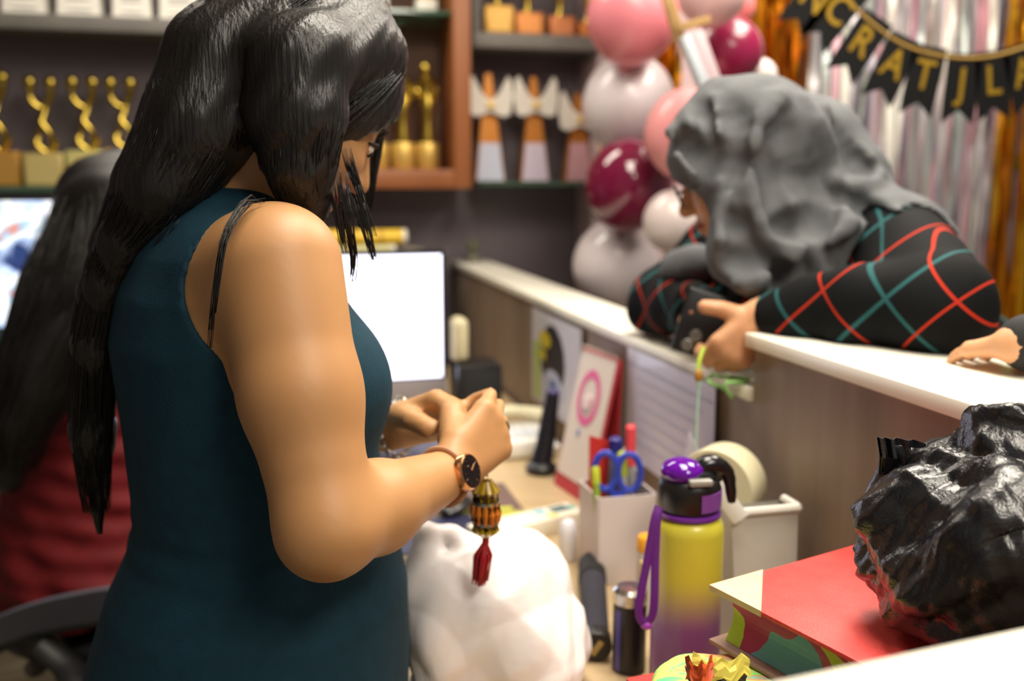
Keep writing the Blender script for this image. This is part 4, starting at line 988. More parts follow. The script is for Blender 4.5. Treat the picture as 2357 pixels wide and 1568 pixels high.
# black plastic bag on the book
c1 = P(2115, 1215, .80)
BL = [(P(2135, 1245, .775), (.052, .05, .072)), (P(2110, 1140, .79), (.036, .034, .038)), (P(2250, 1320, .74), (.08, .075, .075)), (P(2350, 1290, .75), (.085, .085, .09)), (P(2400, 1160, .76), (.05, .055, .075)), (P(2450, 1080, .76), (.04, .045, .06))]
def f_b(p):
    d = None
    for c, rr in BL:
        e = sell(p, c, rr); d = e if d is None else smin(d, e, .035)
    d = smin(d, chain(p, [P(2040, 1045, .80), P(2120, 1060, .79), P(2200, 1090, .79)], [.006, .016, .016]), .015)
    d = smin(d, chain(p, [P(2075, 1340, .735), P(2200, 1245, .70), P(2340, 1150, .70)], [.014, .022, .022]), .015)
    d = smin(d, chain(p, [P(2150, 1400, .70), P(2260, 1330, .675), P(2357, 1290, .67)], [.012, .016, .014]), .015)
    d = smin(d, chain(p, [P(2040, 1200, .76), P(2090, 1180, .75), P(2130, 1300, .73)], [.010, .014, .012]), .015)
    d = smin(d, chain(p, [P(2230, 1075, .77), P(2300, 1020, .75), P(2357, 965, .74)], [.012, .016, .016]), .015)
    ww = (p - CA.astype(np.float32)) @ CU.astype(np.float32)
    d = np.maximum(d, np.where(p[:, 2] < ZU + .004, ww + .014, -1.))
    return smax(d, BZ + .009 - p[:, 2], .012)
def crease(v, q, waves, seed, zmin, warp=.016):
    """straight sharp creases of a thin sheet: triangle waves in random directions, gently warped"""
    rnd = np.random.RandomState(seed); n = normals(v, q); d = np.zeros(len(v))
    for fr_, am in waves:
        k = rnd.normal(size=3); k /= np.linalg.norm(k); w1 = rnd.normal(size=(3, 3)) * 14
        pw = v + warp * np.sin(v @ w1 + rnd.uniform(0, 6, 3)); x = pw @ k * fr_ + rnd.rand()
        tri = np.abs(x - np.floor(x) - .5) * 2 - .5
        k2 = rnd.normal(size=3) * 9; gate = .5 + .5 * np.sin(v @ k2 + rnd.uniform(0, 6))
        d += am * tri * (.15 + .85 * gate * gate)
    out = v + n * (d * np.clip((v[:, 2] - zmin - .008) / .02, .05, 1))[:, None]
    out[:, 2] = np.maximum(out[:, 2], zmin); return out
vq = sdf_mesh(f_b, V(.22, .55, .95), V(.62, .95, 1.34), .0028)
co = crease(vq[0], vq[1], ((7, .022), (10, .020), (14, .016), (19, .013), (26, .012), (35, .009), (48, .0055), (70, .0033), (100, .0018)), 14, BZ + .002, .022); fs = vq[1]
wv_ = (co - CA) @ CU; mv = (co[:, 2] < ZU + .008) & (wv_ > -.0095); co[mv] -= np.outer(wv_[mv] + .0095, CU)     # the bag lies against the ledge edge
m_bag = M('bag_black_plastic', (9, 10, 16), .27, spec=.9, bump=.12, bscale=420)
r = root('black_bag', 'shiny black crumpled plastic bag resting on the red book', 'bag', V(.40, .76, BZ + .001))
o = finish('body', co, fs, m_bag, r, True, 0)
rim = spline([P(2018, 1018, .80), P(2045, 1020, .795), P(2100, 1024, .79), P(2160, 1038, .79), P(2225, 1056, .79)], 24)
g = []
for i, q in enumerate(rim):
    wv = .004 * math.sin(i * 1.7); g.append([q + V(0, wv, .004), q + V(.002, -.004 + wv, -.012), q + V(.004, .002 - wv, -.03)])
part('torn_rim', MB().sheet(g, .0008, V(0, -1, 0)), m_bag, r)

# white plastic bag on the desk
wc = P(1140, 1420, 1.10)
def f_w(p):
    d = sell(p, wc + V(.01, .02, -.01), (.092, .085, .10))
    d = smin(d, sell(p, wc + V(.05, .0, -.05), (.058, .075, .075)), .04)
    d = smin(d, sell(p, wc + V(-.065, -.01, -.03), (.052, .065, .09)), .04)
    d = smin(d, chain(p, [wc + V(-.085, .0, .03), P(985, 1228, 1.12), P(1040, 1226, 1.13), wc + V(-.02, .03, .06)], [.03, .013, .013, .03]), .02)
    d = smin(d, chain(p, [wc + V(.0, .04, .06), P(1150, 1240, 1.14), wc + V(.03, .05, .06)], [.03, .012, .03]), .02)
    d = smax(d, -chain(p, [P(1110, 1430, 1.00), P(1100, 1340, 1.03)], [.014, .018]), .02)
    return smax(d, ZD + .006 - p[:, 2], .01)
vq = sdf_mesh(f_w, wc + V(-.17, -.12, -.22), wc + V(.17, .16, .16), .004)
vw = crease(vq[0], vq[1], ((5, .016), (7, .014), (10, .010), (14, .007), (20, .004), (30, .002)), 5, ZD + .0008, .03); fw_ = vq[1]
o = finish('plastic_bag', vw, fw_, M('bag_white_plastic', (244, 238, 237), .35, sss=.25, bump=.06, bscale=80), None, True, 0)
o['label'] = 'big white crumpled plastic carrier bag on the desk'; o['category'] = 'bag'

# ================================================================== people
def near(p, c, R_, fn):
    d = np.linalg.norm(p - np.asarray(c, np.float32), axis=1); m = d < R_
    out = (d - R_ + .06).astype(np.float32); out = np.maximum(out, .05)
    if m.any(): out[m] = fn(p[m])
    return out
def head_frame(az, pitch):
    a, b = math.radians(az), math.radians(pitch); f = V(math.cos(a) * math.cos(b), math.sin(a) * math.cos(b), -math.sin(b)); u = V(math.cos(a) * math.sin(b), math.sin(a) * math.sin(b), math.cos(b))
    return f, np.cross(f, u), u        # forward, right, up
def head_sdf(p, c, f, r, u):
    R = np.column_stack([f, r, u]); g = lambda a, b, d_: c + f * a + r * b + u * d_
    d = sell(p, g(-.008, 0, .022), (.094, .075, .088), R)
    d = smin(d, sell(p, g(.022, 0, -.045), (.066, .056, .070), R), .03)
    d = smin(d, sell(p, g(.052, 0, -.092), (.030, .030, .022), R), .022)                       # chin
    d = smin(d, chain(p, [g(.080, 0, .008), g(.103, 0, -.030)], [.008, .0115]), .012)           # nose
    d = smin(d, sell(p, g(.093, .010, -.034), (.010, .008, .007), R), .006); d = smin(d, sell(p, g(.093, -.010, -.034), (.010, .008, .007), R), .006)
    for s in (-1, 1):
        d = smin(d, sell(p, g(.055, s * .038, -.028), (.03, .024, .024), R), .02)               # cheeks
        d = smax(d, -sell(p, g(.094, s * .031, .002), (.016, .019, .012), R), .012)             # sockets
        d = smin(d, sell(p, g(.072, s * .031, .000), (.0135, .0135, .0125), R), .003)           # eyes
        d = smin(d, sell(p, g(-.01, s * .074, -.012), (.018, .007, .030), R), .006)             # ears
    d = smin(d, chain(p, [g(.074, -.020, -.060), g(.088, 0, -.058), g(.074, .020, -.060)], [.005, .0075, .005]), .006)   # lips
    d = smin(d, chain(p, [g(.072, -.017, -.069), g(.085, 0, -.070), g(.072, .017, -.069)], [.005, .008, .005]), .006)
    return d
m_skin = M('skin_warm', (190, 142, 94), .5, col2=(180, 131, 84), scale=6, sss=.12)
m_skin2 = M('skin_light', (204, 152, 112), .5, col2=(194, 138, 98), scale=8, sss=.12)
m_lip = M('lips', (150, 70, 66), .45); m_brow = M('eyebrow', (30, 22, 18), .8); m_eye = M('eye_white', (226, 220, 210), .2); m_iris = M('iris_dark', (30, 20, 14), .2)
m_hair = M('hair_black_brown', (15, 12, 10), .40, spec=.5, bump=.26, bscale=260, stretch=(1, 1, .05))
def face_parts(c, f, r, u, parent):
    R = np.column_stack([f, r, u]); g = lambda a, b, d_: c + f * a + r * b + u * d_
    for s in (-1, 1):
        e = part('eye', MB().ell(g(.0745, s * .031, -.0005), (.0118, .0125, .0085), R, 16, 10), m_eye, parent)
        part('iris', MB().ell(g(.0855, s * .031, -.003), (.0016, .0055, .0055), R, 12, 8), m_iris, e)
        part('eyelid', MB().tube([g(.079, s * .016, .004), g(.0865, s * .027, .0075), g(.084, s * .038, .006), g(.074, s * .047, .001)], [.0015, .003, .003, .0015], 8), m_brow, e)
        part('eyebrow', MB().tube(spline([g(.086, s * .014, .020), g(.087, s * .028, .026), g(.076, s * .046, .022)], 8), [.002, .0035, .004, .004, .0035, .003, .002, .001], 8, .5), m_brow, parent)
    part('lips', MB().tube(spline([g(.074, -.021, -.0635), g(.0905, -.008, -.060), g(.0945, 0, -.0615), g(.0905, .008, -.060), g(.074, .021, -.0635)], 12), [.001, .003, .004, .0045, .005, .005, .005, .005, .0045, .004, .003, .001], 8)
         .tube(spline([g(.073, -.018, -.066), g(.090, 0, -.071), g(.073, .018, -.066)], 10), [.001, .003, .004, .005, .0055, .0055, .005, .004, .003, .001], 8), m_lip, parent)
def strands(guides, n, spread, rad, seed, nseg=16, taper=True):
    """many thin tubes following guide curves; guides: (points, start radius, end radius)"""
    rnd = random.Random(seed); q = MB()
    for pts, r0, r1 in guides:
        base = spline(pts, nseg); tg = np.gradient(base, axis=0); tg /= np.linalg.norm(tg, axis=1, keepdims=True)
        nx = np.cross(tg, V(.3, 1, .2)); nx /= np.linalg.norm(nx, axis=1, keepdims=True); ny = np.cross(tg, nx)
        for k in range(n):
            a = rnd.uniform(0, 6.283); rho = .97 + .16 * rnd.random(); da = rnd.uniform(-.5, .5); ph = rnd.uniform(0, 6.28); l = rnd.uniform(.82, 1.0)
            m = max(4, int(nseg * l)); pp = []
            for i in range(m):
                f_ = i / (nseg - 1); rr = (np.interp(f_, np.linspace(0, 1, len(r0)), r0) if hasattr(r0, '__len__') else r0 + (r1 - r0) * f_) * rho
                aa = a + da * f_; pp.append(base[i] + nx[i] * math.cos(aa) * rr + ny[i] * math.sin(aa) * rr + V(math.sin(ph + 6 * f_), math.cos(ph * 2 + 5 * f_), 0) * spread * f_)
            s_ = min(m - 4, int(nseg * rnd.uniform(.2, .42))) if nseg > 13 else 0; pp = pp[s_:]; m2 = len(pp)
            q.tube(pp, [rad * min(1, .25 + i * .4) * (1 - .7 * (i / m2) ** 3) for i in range(m2)], 4)
    return q

# ---------------------------------------------------------------- standing woman in the teal dress
C0 = V(-.275, 1.02, 0); TF = V(math.cos(math.radians(20)), math.sin(math.radians(20)), 0); TR = V(TF[1], -TF[0], 0)
def tp(a, b, z): return C0 + TF * a + TR * b + V(0, 0, z)
TAB = [(.50, .135, .185, -.01), (.62, .15, .19, -.015), (.76, .168, .198, -.022), (.84, .170, .198, -.021), (.92, .157, .182, -.008), (.97, .139, .16, .0), (1.03, .130, .150, -.003), (1.10, .126, .150, -.010),
       (1.15, .125, .155, -.015), (1.20, .122, .160, -.022), (1.25, .108, .158, -.026), (1.29, .088, .140, -.028), (1.325, .066, .105, -.028), (1.36, .048, .06, -.018)]
HC = V(-.222, 1.025, 1.447); HF, HR, HU = head_frame(28, 38)
sh_r = tp(.006, .158, 1.285); el_r = P(752, 1216, .80); wr_r = P(1032, 1092, .985)
sh_l = tp(-.005, -.158, 1.283); el_l = V(-.33, 1.265, 1.02); wr_l = P(908, 985, 1.14)
kn_r = P(1142, 985, 1.045); d_r = nrm(kn_r - wr_r); n_r = nrm(V(.72, -.62, .30)); side_r = 1 if np.cross(d_r, nrm(n_r - d_r * np.dot(n_r, d_r)))[2] > 0 else -1
HANDR = hand(wr_r + d_r * .012, d_r, n_r, side_r, ((30, 72, 50), (34, 76, 50), (38, 76, 50), (42, 74, 50)), .93, thumb=((.8, .45, -.6), (.8, -.1, -.75)))
kn_l = P(1072, 945, 1.085); d_l = nrm(kn_l - wr_l); n_l = nrm(V(-.15, .80, .45)); side_l = 1 if np.cross(d_l, nrm(n_l - d_l * np.dot(n_l, d_l)))[2] > 0 else -1
HANDL = hand(wr_l + d_l * .012, d_l, n_l, side_l, ((35, 45, 30), (40, 50, 30), (45, 52, 30), (50, 55, 35)), 1.0, thumb=((.8, .3, -.5), (.85, -.1, -.5)))
def arm(p, sh, el, wr, R_=(.062, .056, .047, .044, .040, .027)):
    mid = sh + (el - sh) * .5; fo = el + (wr - el) * .35
    d = smin(rc(p, sh, mid, R_[0], R_[1]), rc(p, mid, el, R_[1], R_[2]), .02)
    return smin(d, smin(rc(p, el, fo, R_[3], R_[4]), rc(p, fo, wr, R_[4], R_[5]), .02), .025)
def torso(p, grow=0.):
    d = loft(p, C0, TF, TR, TAB)
    for s in (-1, 1): d = smin(d, sell(p, tp(.060, s * .066, 1.152), (.064, .070, .068), np.column_stack([TF, TR, V(0, 0, 1)])), .04)
    for s in (-1, 1): d = smin(d, sell(p, tp(-.012, s * .115, 1.285), (.055, .062, .045), np.column_stack([TF, TR, V(0, 0, 1)])), .04)
    return d - grow
def f_body(p):
    d = torso(p)
    d = smin(d, rc(p, tp(-.02, 0, 1.31), HC - HU * .05 - HF * .02, .054, .048), .03)
    d = smin(d, near(p, HC, .24, lambda q: head_sdf(q, HC, HF, HR, HU)), .02)
    ar = np.minimum(arm(p, sh_r, el_r, wr_r, (.060, .052, .041, .040, .041, .026)), arm(p, sh_l, el_l, wr_l))
    d = smin(d, ar, .03)
    d = smin(d, near(p, wr_r + d_r * .06, .17, lambda q: hand_sdf(q, HANDR)), .012)
    d = smin(d, near(p, wr_l + d_l * .06, .17, lambda q: hand_sdf(q, HANDL)), .012)
    for s in (-1, 1): d = smin(d, chain(p, [tp(-.01, s * .085, .62), tp(0, s * .075, .47), tp(-.015, s * .07, .33), tp(-.01, s * .07, .09), tp(.10, s * .08, .05)], [.085, .058, .056, .036, .03]), .03)
    return d
WOM = root('person', 'standing woman with long black hair in a sleeveless dark teal dress', 'person', (C0[0], C0[1], .0105))
vq = sdf_mesh(f_body, V(-.58, .62, .02), V(.12, 1.42, 1.60), .0045)
body = spart('body', vq, m_skin, WOM)
face_parts(HC, HF, HR, HU, WOM)
RT = np.column_stack([TF, TR, V(0, 0, 1)])
def f_dress(p):
    d = torso(p, .0055)
    z = p[:, 2]
    d = smax(d, .52 - z, .004)
    q = p - C0.astype(np.float32); a = q @ TF.astype(np.float32); b = q @ TR.astype(np.float32)
    hole = np.sqrt((a / .074) ** 2 + ((z - 1.262) / .072) ** 2) - 1
    for s in (1, -1):
        cut = np.maximum(hole * .072, .118 - s * b); d = smax(d, -cut, .004)
    d = smax(d, -sell(p, tp(.035, 0, 1.385), (.085, .07, .075), RT), .004)          # neckline
    # soft drag folds at the waist
    d = d + .0016 * np.sin(38 * z + 9 * b + 4 * a) * np.exp(-((z - .99) / .05) ** 2) + .0035 * np.exp(-((z - 1.00) / .012) ** 2)
    return np.maximum(d, -(d + .009))
vq = sdf_mesh(f_dress, V(-.56, .72, .49), V(.02, 1.32, 1.40), .0042)
m_dress = M('dress_teal', (17, 54, 70), .8, col2=(15, 49, 64), scale=60, bump=.12, bscale=400, spec=.25)
dress = spart('dress', vq, m_dress, WOM)
shoe = M('shoe_black', (22, 22, 24), .4)
for s in (-1, 1):
    a = tp(-.03, s * .07, 0); h = tp(.13, s * .085, 0)
    g = sdf_mesh(lambda p: np.maximum(smin(chain(p, [V(a[0], a[1], .045), V((a[0] + h[0]) / 2, (a[1] + h[1]) / 2, .045), V(h[0], h[1], .036)], [.036, .042, .030]), rc(p, V(a[0], a[1], .05), V(a[0], a[1], .08), .04, .04), .02), np.maximum(.011 - p[:, 2], p[:, 2] - .085)), np.minimum(a, h) - V(.06, .06, -.0), np.maximum(a, h) + V(.06, .06, .11), .005)
    spart('shoe', g, shoe, WOM)
# hair
hp = lambda a, b, c: HC + HF * a + HR * b + HU * c
back_g = [hp(-.02, .02, .095), P(520, 150, .975), P(462, 290, .955), P(385, 425, .945), P(292, 560, .955), P(252, 660, .965), P(226, 800, .98), P(216, 1000, 1.0), P(230, 1230, 1.0)]
back_g2 = [hp(-.05, -.02, .09), P(500, 140, 1.04), P(430, 290, 1.04), P(350, 430, 1.03), P(278, 570, 1.02), P(240, 680, 1.02), P(218, 800, 1.02), P(210, 1000, 1.03), P(220, 1190, 1.03)]
front_g = [hp(.03, .045, .085), P(728, 130, .93), P(705, 260, .915), P(690, 380, .92), P(706, 460, .935), P(728, 525, .94)]
front_g2 = [hp(.0, .06, .075), P(670, 140, .92), P(650, 270, .915), P(640, 370, .94)]
far_g = [hp(.07, -.045, .055), P(845, 200, 1.10), P(850, 310, 1.10), P(838, 420, 1.10), P(832, 520, 1.10)]
br = [.045, .054, .048, .038, .022, .018, .018, .015, .004]; br2 = [.045, .050, .044, .034, .024, .020, .018, .015, .004]
fr = [.025, .034, .034, .030, .020, .006]; fr2 = [.03, .036, .030, .016]; far_r = [.016, .013, .012, .010, .004]
RH = np.column_stack([HF, HR, HU])
def f_hair(p):
    d = sell(p, HC - HF * .012 + HU * .026, (.109, .090, .100), RH)
    d = smax(d, -sell(p, HC + HF * .105 - HU * .035, (.085, .068, .082), RH), .012)
    d = smin(d, chain(p, back_g, br, .03), .03); d = smin(d, chain(p, back_g2, br2, .03), .03)
    d = smin(d, chain(p, front_g, fr, .02), .02); d = smin(d, chain(p, front_g2, fr2, .02), .02); d = smin(d, chain(p, far_g, far_r, .01), .012)
    d = np.maximum(d, -torso(p, .003))
    q = p - HC.astype(np.float32); ang = np.arctan2(q @ HR.astype(np.float32), -(q @ HF.astype(np.float32)) + .02)
    return d + .0010 * np.sin(ang * 34 + p[:, 2] * 9)
vq = sdf_mesh(f_hair, V(-.60, .80, .85), V(-.08, 1.20, 1.60), .0045)
hair = spart('hair', vq, m_hair, WOM)
q = strands([(back_g, br, 0), (back_g2, br2, 0)], 700, .006, .0008, 3, 26)
q2 = strands([(front_g[1:], fr[1:], 0), (far_g, far_r, 0)], 260, .004, .0007, 4, 16)
q.add(q2.v, q2.f)
# strands combed from the parting over the skull
rs = random.Random(21)
for k in range(1200):
    sd = 1 if k % 4 else -1; a0 = rs.uniform(-.085, .075); lift = rs.uniform(.001, .006); th1 = rs.uniform(85, 125); dr = rs.uniform(.02, .06); pp = []
    for i in range(12):
        f_ = i / 11; th = math.radians(4 + th1 * f_); a = a0 - dr * f_ * f_
        sc_ = math.sqrt(max(.05, 1 - (a / .109) ** 2)); pp.append(HC - HF * .012 + HU * .026 + HF * a + HR * sd * math.sin(th) * (.090 + lift) * sc_ + HU * math.cos(th) * (.100 + lift) * sc_)
    q.tube(pp, [.0007] * 11 + [.0003], 4)
loose = [([P(560, 440, .93), P(600, 455, .86), P(565, 470, .835), P(520, 540, .805), P(500, 640, .795), P(488, 740, .795), P(480, 830, .80)], [.006, .005, .004, .0025, .0015, .001, .0005]),
         ([P(780, 300, .93), P(790, 420, .93), P(805, 520, .93), P(815, 600, .94), P(812, 660, .94)], [.007, .005, .003, .002, .001]),
         ([P(800, 380, .95), P(825, 470, .95), P(850, 560, .95), P(862, 606, .95)], [.008, .006, .003, .001]),
         ([P(760, 330, .94), P(772, 430, .93), P(786, 530, .93), P(800, 590, .93)], [.008, .006, .003, .001]),
         ([P(480, 440, .92), P(400, 520, .915), P(345, 640, .93), P(312, 780, .955), P(295, 900, .98)], [.010, .008, .006, .004, .002]),
         ([P(785, 290, .95), P(805, 380, .955), P(832, 450, .96), P(866, 560, .97)], [.005, .004, .003, .001])]
q3 = strands([(a, b, 0) for a, b in loose], 26, .002, .0006, 9, 16); q.add(q3.v, q3.f)
so = part('hair_strands', q, m_hair, WOM, angle=0); so['kind'] = 'stuff'
# watch
wa = nrm(wr_r - el_r); wc_ = wr_r - wa * .012; wn = n_r - wa * np.dot(n_r, wa); wn = nrm(wn)
R_w = np.column_stack([wa, np.cross(wn, wa), wn])
WT = root('wrist_watch', 'rose gold round watch with a black face on the standing woman\'s wrist', 'watch', wc_)
gold2 = M('rose_gold', (222, 168, 122), .22, 1.0)
part('case', MB().lathe([(.0, .026), (.017, .026), (.0195, .028), (.0195, .034), (.018, .0365), (.0165, .0365)], wc_, R_w, n=36), gold2, WT)
fc = part('dial', MB().lathe([(.0, .0362), (.0168, .0362), (.0168, .0368), (.0, .037)], wc_, R_w, n=36), M('dial_black', (20, 20, 24), .15), WT)
for a_, l in ((.6, .011), (2.2, .008)): part('hand', MB().box(wc_ + R_w @ V(math.cos(a_) * l / 2, math.sin(a_) * l / 2, .0374), (l, .0012, .0006), R_w @ Rz(math.degrees(a_))), gold2, fc)
for k in range(12): part('hour_mark', MB().box(wc_ + R_w @ V(math.cos(k * math.pi / 6) * .0135, math.sin(k * math.pi / 6) * .0135, .0373), (.003, .0009, .0005), R_w @ Rz(30 * k)), gold2, fc)
part('crown', MB().lathe([(.003, 0), (.003, .004)], wc_ + R_w @ V(.0195, 0, .031), frame(wa), n=10), gold2, WT)
ringp = [wc_ + R_w @ V(0, math.sin(t) * .0305, math.cos(t) * .0295) for t in np.linspace(.45, 2 * math.pi - .45, 30)]
part('strap', MB().tube(ringp, .0085, 8, .2, up=wa) if False else MB().sheet([[p_ - wa * .008, p_ + wa * .008] for p_ in ringp], .002, V(0, 0, .0)) if False else MB().tube(ringp, .0032, 8), M('strap_tan', (170, 120, 84), .5), WT)
# bracelet
ba = nrm(wr_l - el_l); bc2 = wr_l + ba * .010; BR = root('bracelet', 'silver chain bracelet on the standing woman\'s other wrist', 'bracelet', bc2)
Rb2 = frame(ba, V(0, 0, 1))
for k in range(20):
    t = 2 * math.pi * k / 20; cc = bc2 + Rb2 @ V(math.cos(t) * .035, math.sin(t) * .035, .003 * math.sin(3 * t) + .008 * math.cos(t))
    tg = Rb2 @ V(-math.sin(t), math.cos(t), 0); up = Rb2 @ V(math.cos(t), math.sin(t), 0); sd_ = np.cross(tg, up) * (1 if k % 2 else .4) + up * (0 if k % 2 else .8)
    part('link', MB().tube([cc + tg * .006 * math.cos(a) + nrm(sd_) * .0042 * math.sin(a) for a in np.linspace(0, 2 * math.pi, 11)], .0014, 5), m_silver, BR)
fi = HANDR[1]
k_ = fi[6][0] + (fi[6][1] - fi[6][0]) * .5
RG = root('finger_ring', 'thin gold ring on the standing woman\'s finger', 'ring', k_)
Rr = frame(fi[6][1] - fi[6][0])
part('band', MB().tube([k_ + Rr @ V(math.cos(t) * .0102, math.sin(t) * .0102, 0) for t in np.linspace(0, 2 * math.pi, 24)], .0013, 6), m_gold, RG)

# hanging charm with tassel
ct = P(1122, 1098, 1.035)
CH = root('lantern_charm', 'yellow and orange beaded lantern charm with a red tassel hanging from the hands', 'charm', P(1110, 1345, 1.035))
zy = lambda y: P(1118, y, 1.035)
yl = M('charm_yellow', (196, 164, 30), .2, trans=.3); og = M('charm_orange', (206, 122, 40), .2, trans=.2)
part('cord', MB().tube([ct + V(-.006, .004, .03), ct], .0012, 6), M('charm_cord', (170, 150, 70), .6), CH)
def tier(y0, y1, r0, r1, n, mat, name):
    a, b = zy(y0), zy(y1)
    for k in range(n):
        t = 2 * math.pi * k / n; o = V(math.cos(t), math.sin(t), 0)
        part(name, MB().tube([a + o * r0, (a + b) / 2 + o * (max(r0, r1) * 1.03), b + o * r1], [.0025, .0036, .0025], 6), mat, CH)
tier(1108, 1152, .006, .013, 10, yl, 'bead'); tier(1158, 1200, .0145, .0145, 12, og, 'bead'); tier(1203, 1234, .013, .003, 10, yl, 'bead')
part('ring', MB().lathe([(.012, -.002), (.0155, -.002), (.0155, .002), (.012, .002), (.012, -.002)], zy(1155), n=24), m_silver, CH)
part('ring', MB().lathe([(.012, -.002), (.0155, -.002), (.0155, .002), (.012, .002), (.012, -.002)], zy(1201), n=24), m_silver, CH)
part('core', MB().lathe([(.004, zy(1234)[2] - zy(1170)[2]), (.011, 0), (.004, zy(1108)[2] - zy(1170)[2])], zy(1170), n=14), M('charm_core', (120, 80, 20), .4), CH)
q = MB(); a = zy(1240)
q.lathe([(.0015, .004), (.004, 0), (.004, -.006), (.0015, -.008)], a, n=10)
for k in range(90):
    t = random.uniform(0, 6.28); rr = random.uniform(.001, .0095); e = zy(1340) + V(math.cos(t) * rr - .006, math.sin(t) * rr * .8, random.uniform(-.004, .004))
    q.tube([a, a + (e - a) * .4 + V(math.cos(t), math.sin(t), 0) * rr * .8, e], .0009, 4)
tas = part('tassel', q, M('tassel_red', (176, 26, 40), .6), CH, angle=0)

# ---------------------------------------------------------------- seated woman in red with an office chair
SC = P(190, 1250, 1.95); SC[2] = 0; SZ = .47
sf = V(math.cos(math.radians(75)), math.sin(math.radians(75)), 0); sr = V(sf[1], -sf[0], 0)
def spt(a, b, z): return V(SC[0], SC[1], 0) + sf * a + sr * b + V(0, 0, z)
STAB = [(.47, .13, .185, -.01), (.55, .14, .19, -.02), (.66, .12, .165, -.0), (.78, .115, .165, .03), (.90, .115, .18, .06), (.99, .10, .18, .08), (1.05, .07, .13, .09), (1.09, .045, .06, .10)]
SH = V(*P(258, 505, 1.98)); SHF, SHR, SHU = head_frame(60, 30)
def f_sit(p):
    d = loft(p, SC, sf, sr, STAB)
    d = smin(d, rc(p, spt(.095, 0, 1.05), SH - SHU * .05, .05, .048), .03)
    d = smin(d, near(p, SH, .24, lambda q: head_sdf(q, SH, SHF, SHR, SHU)), .02)
    for s in (-1, 1):
        sh = spt(.075, s * .175, .985); el = spt(.17, s * .22, .80); wr = spt(.38, s * .15, .80)
        d = smin(d, arm(p, sh, el, wr, (.055, .048, .04, .038, .034, .025)), .03)
        hnd = hand(wr + sf * .01, sf + V(0, 0, -.15), V(0, 0, 1), -s, ((20, 25, 20),) * 4); d = smin(d, near(p, wr + sf * .06, .16, lambda q: hand_sdf(q, hnd)), .012)
        d = smin(d, chain(p, [spt(0, s * .09, .52), spt(.40, s * .11, .51), spt(.43, s * .11, .09), spt(.54, s * .11, .055)], [.08, .058, .042, .03]), .03)
    return d
SIT = root('person', 'seated woman with long black hair in a dark red top on the office chair', 'person', (SC[0], SC[1], .47))
vq = sdf_mesh(f_sit, V(SC[0] - .40, SC[1] - .3, .01), V(SC[0] + .45, SC[1] + .85, 1.50), .007); spart('body', vq, m_skin, SIT)
face_parts(SH, SHF, SHR, SHU, SIT)
def f_red(p):
    d = loft(p, SC, sf, sr, [(z, a + .012, b + .012, c) for z, a, b, c in STAB])
    for s in (-1, 1): d = smin(d, smin(rc(p, spt(.075, s * .175, .985), spt(.17, s * .22, .80), .064, .054), rc(p, spt(.17, s * .22, .80), spt(.33, s * .165, .80), .052, .04), .02), .03)
    z = p[:, 2]; a = p @ sr.astype(np.float32)
    d = smax(d, z - 1.07, .005); d = smax(d, .475 - z, .005)
    return d + .007 * np.sin(z * 44 + 5 * np.sin(a * 9) + 5 * np.sin(a * 4 + z * 7) + 6 * a) * (.6 + .4 * np.sin(7 * a + 11 * z)) * np.clip((1.0 - z) / .3, 0, 1) + .003 * np.sin(z * 120 + 20 * a)
vq = sdf_mesh(f_red, V(SC[0] - .40, SC[1] - .3, .44), V(SC[0] + .45, SC[1] + .6, 1.12), .007)
spart('red_top', vq, M('top_dark_red', (112, 20, 24), .7, col2=(98, 16, 20), scale=30, spec=.3), SIT)
def f_tr(p):
    d = None
    for s in (-1, 1):
        e = chain(p, [spt(.0, s * .09, .52), spt(.40, s * .11, .51), spt(.43, s * .11, .12)], [.092, .068, .055]); d = e if d is None else smin(d, e, .03)
    return smax(d, .465 - p[:, 2], .01) if False else d
vq = sdf_mesh(f_tr, V(SC[0] - .40, SC[1] - .3, .03), V(SC[0] + .5, SC[1] + .75, .66), .008); spart('trousers', vq, M('trousers_dark', (26, 26, 32), .8), SIT)
sh_g = [SH + SHU * .09, P(225, 500, 1.87), P(165, 660, 1.80), P(105, 820, 1.76), P(50, 960, 1.74), P(22, 1100, 1.74)]
sh_g2 = [SH + SHU * .09, P(270, 480, 1.86), P(225, 640, 1.79), P(165, 760, 1.76), P(100, 900, 1.74), P(55, 1030, 1.74)]
sr_ = [.06, .075, .08, .07, .055, .03]
RSH = np.column_stack([SHF, SHR, SHU])
def f_shair(p):
    d = sell(p, SH - SHF * .015 + SHU * .02, (.113, .094, .106), RSH); d = smax(d, -sell(p, SH + SHF * .105 - SHU * .03, (.085, .062, .09), RSH), .012)
    d = smin(d, chain(p, sh_g, sr_, .03), .03); d = smin(d, chain(p, sh_g2, [.06, .07, .07, .06, .05, .02], .03), .03)
    return d
vq = sdf_mesh(f_shair, V(-1.30, 1.55, .72), V(-.55, 2.2, 1.56), .007); spart('hair', vq, m_hair, SIT)
q = strands([(sh_g, sr_, 0), (sh_g2, [.06, .07, .07, .06, .05, .02], 0)], 420, .008, .0011, 12, 20); so = part('hair_strands', q, m_hair, SIT, angle=0); so['kind'] = 'stuff'
